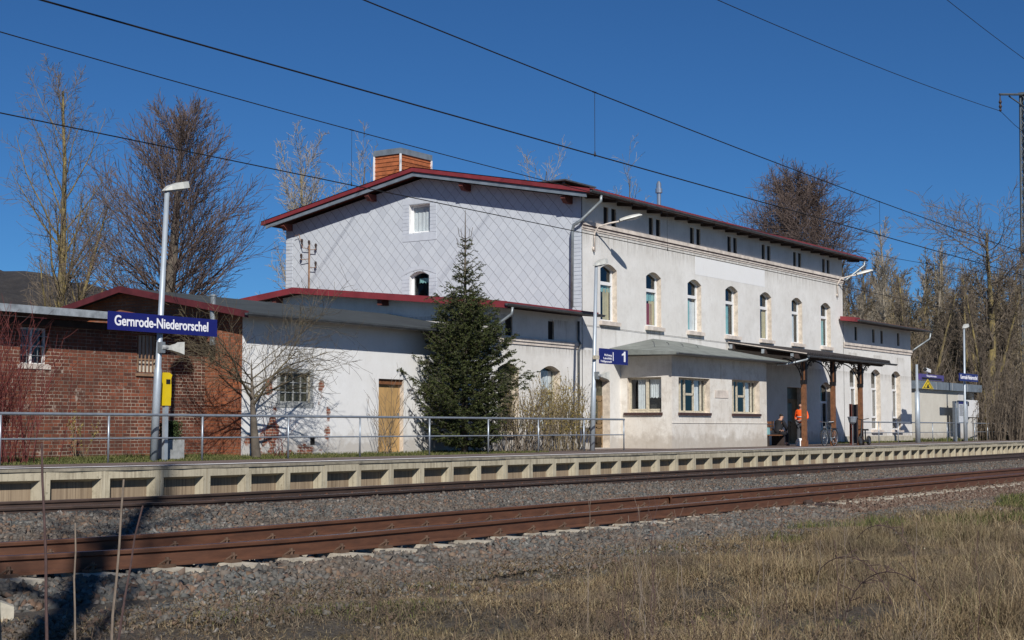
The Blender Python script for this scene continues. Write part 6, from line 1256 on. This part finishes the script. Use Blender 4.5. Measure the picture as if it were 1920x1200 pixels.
# shadow tree left of the frame (outside the photograph, its shadow crosses the track)
PS = dict(base4); PS.update(H=25.5, r=.22, wig=[.006, .09, .12, .15], up=[.0, .05, .05, .02], n=[16, 7, 4], ratio=[.15, .5, .5], ang=[.5, .5, .6], t0=[.25, .2, .1], rmin=.015, taper=[.5, .3, .3, .6])
tree('bare_tree', (-1.2, .85, -.5), PS, 77, 'slim tree left of the view whose shadow crosses the tracks', cat='tree')
# grass
def blades(name, P, h, w_, lean, mat, label, seed, parent=None):
    rg = np.random.default_rng(seed); n = len(P); a = rg.uniform(0, 2 * np.pi, n); S = np.stack([np.cos(a), np.sin(a), 0 * a], 1); l_ = rg.uniform(0, 2 * np.pi, n); Ld = np.stack([np.cos(l_), np.sin(l_), 0 * a], 1); hh = (h * rg.uniform(.45, 1.25, n))[:, None]; ln = (np.abs(rg.normal(0, lean, n)))[:, None]
    up = np.array([0, 0, 1.0])[None]; b0, b1 = P - S * w_, P + S * w_; m = P + up * hh * .55 + Ld * hh * ln * .45; t = P + up * hh * (1 - .35 * np.minimum(ln, 1.2)) + Ld * hh * ln * 1.2
    V = np.stack([b0, b1, m + S * w_ * .8, m - S * w_ * .8, t + S * w_ * .25, t - S * w_ * .25], 1).reshape(-1, 3); k = np.arange(n)[:, None] * 6
    F = np.concatenate([k + np.array([[0, 1, 2, 3]]), k + np.array([[3, 2, 4, 5]])]); return tag(npmesh(name, V, F, mat, parent), label, 'grass', kind='stuff')
def fbm(x, y): return (np.sin(x * 1.1 + 1.7 * np.sin(y * .8)) + np.sin(y * 1.9 + 1.3 * np.sin(x * .7)) + .6 * np.sin(x * 3.1 + y * 2.3) + .5 * np.sin(y * 4.7 - x * 2.1)) / 3.1
rg = np.random.default_rng(12)
def field(n, x0, x1, y0, y1):
    X = rg.uniform(x0, x1, n); Y = rg.uniform(y0, y1, n); az = np.degrees(np.arctan2(Y, X)); toe_ = 9.25 + crv_np(X) - np.interp(X, [6, 10, 14, 18, 25], [.25, .3, .3, .1, .0])
    keep = (az > 13.5) & (az < 56) & (Y < toe_ + .25 * fbm(X * 2, Y)); return X[keep], Y[keep]
def crv_np(X): return 0.0008 * np.maximum(0, X - 40) ** 2
def hfield(X, Y):
    az = np.degrees(np.arctan2(Y, X)); base_ = np.interp(az, [16, 24, 32, 40, 50], [.26, .21, .125, .06, .045]); f_ = fbm(X, Y); return base_ * np.maximum(.25, .78 + .75 * f_ + .25 * fbm(X * 3.1 + 2, Y * 2.7)) * np.interp(9.2 - Y, [0, .8, 1.8, 3], [.22, .45, .8, 1.0])
X, Y = field(330000, 6, 22, 2.2, 9.4); dn = fbm(X * 1.7, Y * 1.9); az = np.degrees(np.arctan2(Y, X)); keep = rg.random(len(X)) < np.interp(dn + .35 * fbm(X * .5 + 7, Y * .6), [-.5, .05, .6], [.03, .45, 1]) * np.interp(az, [20, 34, 44], [1, .85, .65]); X, Y = X[keep], Y[keep]
# gather into tufts
tx = np.round(X / .16) * .16 + .05 * np.sin(X * 9); ty = np.round(Y / .16) * .16; pull = rg.random(len(X)) < .35; X = np.where(pull, X * .5 + tx * .5, X); Y = np.where(pull, Y * .5 + ty * .5, Y)
blades('dry_grass', np.stack([X, Y, gzz(X, Y)], 1), np.maximum(.03, hfield(X, Y)) * np.where(rg.random(len(X)) < .12, 1.7, .85), .0024, .95, 'straw', 'dry brown winter grass in the foreground', 1); print('blades', len(X))
X = rg.uniform(6.5, 26, 120000); Y = rg.uniform(5.0, 9.5, 120000); az = np.degrees(np.arctan2(Y, X)); k_ = (az < 56) & (az > 14) & (rg.random(len(X)) < np.interp(Y, [5, 8, 9.1, 9.5], [1, 1, .7, .1])); X, Y = X[k_], Y[k_]
blades('grass_litter', np.stack([X, Y, gzz(X, Y) + .006], 1), np.full(len(X), .055), .0032, 2.2, 'straw', 'flattened dead grass litter on the soil beside the ballast', 14)
X, Y = field(110000, 22, 75, 4.5, 11); blades('dry_grass', np.stack([X, Y, gzz(X, Y)], 1), np.maximum(.05, hfield(X, Y)), .006, .7, 'straw', 'dry grass farther along the near track', 2)
X = rg.uniform(18, 34, 26000); Y = rg.uniform(6.2, 8.8, 26000); k_ = fbm(X * .8, Y) > .25; blades('green_grass', np.stack([X[k_], Y[k_], gzz(X[k_], Y[k_])], 1), np.full(k_.sum(), .16), .005, .6, 'green_grass', 'patches of green grass near the track at the right', 3)
X = rg.uniform(8, 18, 30000); Y = rg.uniform(4, 8.8, 30000); k_ = fbm(X * .9 + 3, Y + 2) > .45; blades('green_grass', np.stack([X[k_], Y[k_], gzz(X[k_], Y[k_])], 1), np.full(k_.sum(), .05), .004, .6, 'green_grass', 'low green moss and grass patches in the foreground', 4)
X = rg.uniform(12, 38.5, 60000); Y = rg.uniform(24.35, 28.2, 60000); k_ = (Y < 27) | (X < 27.8); X, Y = X[k_], Y[k_]; blades('green_grass', np.stack([X, Y, 0 * X + .365], 1), .05 + .05 * fbm(X, Y) ** 2 + np.where(Y > 26.6, .05, 0), .008, .6, 'green_grass', 'green grass strip behind the railing before brick and annex walls', 5)
X = rg.uniform(77.8, 118, 30000); Y = rg.uniform(25.3, 32, 30000) + crv_np(X); blades('green_grass', np.stack([X, Y, 0 * X + .37], 1), np.full(len(X), .22), .016, .7, 'green_grass', 'grass around the shelter and below the wood', 6)
X = rg.uniform(66, 79, 3500); Y = rg.uniform(26.6, 26.95, 3500); blades('green_grass', np.stack([X, Y, 0 * X + .385], 1), np.full(len(X), .10), .010, .7, 'green_grass', 'weeds along the foot of the right wing', 7)
mb = MB(); rgf = random.Random(31); nf = 0
while nf < 900:
    az_ = math.radians(rgf.uniform(15.5, 50)); D_ = 10.3 + 14 * rgf.random() ** 1.8; x, y = D_ * math.cos(az_), D_ * math.sin(az_)
    if y > 8.9 or (fbm(np.array(x * .8), np.array(y * .9)) < rgf.uniform(-.6, .5)): nf += 1; continue
    nf += 1; h = rgf.uniform(.10, .34) * (1 if y < 7.6 else .5); b0 = Vector((x, y, float(gzz(np.array(x), np.array(y))))); d = Vector((rgf.gauss(0, .3), rgf.gauss(0, .3), 1)).normalized(); mb.tube([b0, b0 + d * h], [.0035, .002], 3, cap=False)
    for q in range(rgf.randint(4, 9)):
        t = rgf.uniform(.2, 1); e_ = rot_about(d, rgf.uniform(.4, 1.2), rgf.uniform(0, 6.28)) * rgf.uniform(.04, .13); p = b0 + d * h * t; mb.tube([p, p + e_], [.0025, .0012], 3, cap=False)
        if rgf.random() < .5: u = p + e_; s_ = .007; mb.quad((u.x - s_, u.y, u.z), (u.x, u.y - s_, u.z + s_), (u.x + s_, u.y, u.z), (u.x, u.y + s_, u.z - s_))
tag(mb.build('dead_weeds', 'weed_brown'), 'dark brown dead weeds tangled through the dry grass', 'weeds', kind='stuff')
# tall dry stems in the foreground
def weed(name, base, top, r, mat, label, nb, seed, group=None, wob=.02):
    rg = random.Random(seed); b = Vector(base); t = Vector(top); pts = []; K = 8
    for i in range(K + 1): u = i / K; pts.append(b.lerp(t, u) + Vector((rg.gauss(0, wob), rg.gauss(0, wob), 0)) * (u > 0) * .6)
    T = thing(name, base, label, 'plant', group); mb = MB(); mb.tube(pts, [lerp(r, r * .55, i / K) for i in range(K + 1)], 6); mb.build('stem', mat, T)
    mb = MB()
    for i in range(nb): u = rg.uniform(.35, 1) * K; k = min(K - 1, int(u)); p = pts[k].lerp(pts[k + 1], u - k); d = rot_about(t - b, rg.uniform(.2, .6), rg.uniform(0, 6.28)); L = rg.uniform(.05, .18); mb.tube([p, p + d * L], [r * .4, r * .25], 4)
    if nb: mb.build('side_shoots', mat, T)
weed('dead_stem', (5.30, 6.48, -.6), (5.27, 6.55, 1.02), .0105, 'dark_stem', 'tallest dark bare stem close to the camera at the left', 0, 1, wob=.006)
weed('dead_stem', (5.41, 6.40, -.6), (5.39, 6.43, .60), .0075, 'dry_stem', 'pale thin stem just right of the tallest dark stem', 0, 2, wob=.006); weed('dead_stem', (5.47, 6.27, -.6), (5.52, 6.20, .83), .0095, 'dry_stem', 'jointed brown stem leaning right, third from the left', 0, 3, wob=.006); weed('dead_stem', (5.44, 6.27, -.6), (5.59, 6.14, .69), .0085, 'dark_stem', 'dark stem leaning right, rightmost of the left group', 0, 4, wob=.008); weed('dead_stem', (5.19, 6.72, -.6), (5.17, 6.76, .40), .008, 'dry_stem', 'pale stem at the very left edge', 0, 5, wob=.004)
T = thing('concrete_stub', (7.3, 9.55, -.5), 'short weathered concrete stub in the bottom left corner', 'concrete post'); mb = MB(); mb.prism([(7.15, 9.50, -.6), (7.32, 9.38, -.6), (7.32, 9.38, -.22), (7.24, 9.44, -.18), (7.15, 9.50, -.20)], (.1, .14, 0)); mb.build('stub', 'concrete', T)
rgw = random.Random(6)
for i in range(26):
    az_ = math.radians(rgw.choice([rgw.gauss(29.2, .8), rgw.gauss(29.4, 1.2), rgw.uniform(16, 28)])); D_ = rgw.uniform(8.6, 13); x, y = D_ * math.cos(az_), D_ * math.sin(az_); h = rgw.uniform(.5, 1.15)
    weed('tall_weed', (x, y, -.50), (x + rgw.gauss(0, .05), y + rgw.gauss(0, .05), -.48 + h), .0032, rgw.choice(['dry_stem', 'dark_stem']), 'thin dry weed stalk rising from the foreground grass', 5, i + 50, 'dry weed stalks in the foreground grass')
for (x, y, s, lb) in ((10.9, 4.35, 1, 'arching dark bramble stem in the lower middle of the dry grass'), (15.6, 5.4, -1, 'arching bramble stem in the grass toward the right'), (11.6, 4.2, -1, 'second arching bramble beside the lower middle one')):
    T = thing('bramble', (x, y, -.45), lb, 'plant'); mb = MB(); pts = [(x + .25 * (1 - math.cos(t)) * 1.2 * -s * .6, y + .45 * (1 - math.cos(t)) * s * -1, -.46 + .52 * math.sin(t)) for t in np.linspace(0, 2.4, 14)]; mb.tube(pts, .004, 5); mb.build('stem', 'dark_stem', T); mb = MB()
    for i in range(16): k = random.randint(1, 12); p = Vector(pts[k]); mb.tube([p, p + Vector((U(-.12, .12), U(-.12, .12), U(0, .16)))], .003, 4)
    mb.build('side_shoots', 'dark_stem', T)
# hill
mb = MB(); vs = []; K1, K2 = 60, 14
for j in range(K2):
    for i in range(K1):
        az_ = math.radians(lerp(35, 75, i / (K1 - 1))); deg = lerp(35, 75, i / (K1 - 1)); top = float(np.interp(deg, [35, 44, 47, 49.3, 51, 53, 58, 66, 75], [4, 9, 19.5, 23.2, 24.6, 26.2, 24, 28, 20])) + .35 * math.sin(i * 1.9) + .3 * math.sin(i * 4.1)
        D_ = 170 + j * 14; prof_ = math.sin(min(1, j / 6) * math.pi / 2); D0 = 254 / math.cos(0); vs.append((D_ * math.cos(az_), D_ * math.sin(az_), .3 + top * prof_ - max(0, j - 7) * 2.0 + .4 * math.sin(i * 2.3 + j * 1.7)))
mb.add(vs, [(j * K1 + i, j * K1 + i + 1, (j + 1) * K1 + i + 1, (j + 1) * K1 + i) for j in range(K2 - 1) for i in range(K1 - 1)])
tag(mb.build('hill', 'hill', smooth=False), kind='structure')
for o in bpy.data.objects:
    if '_loc' in o: del o['_loc']
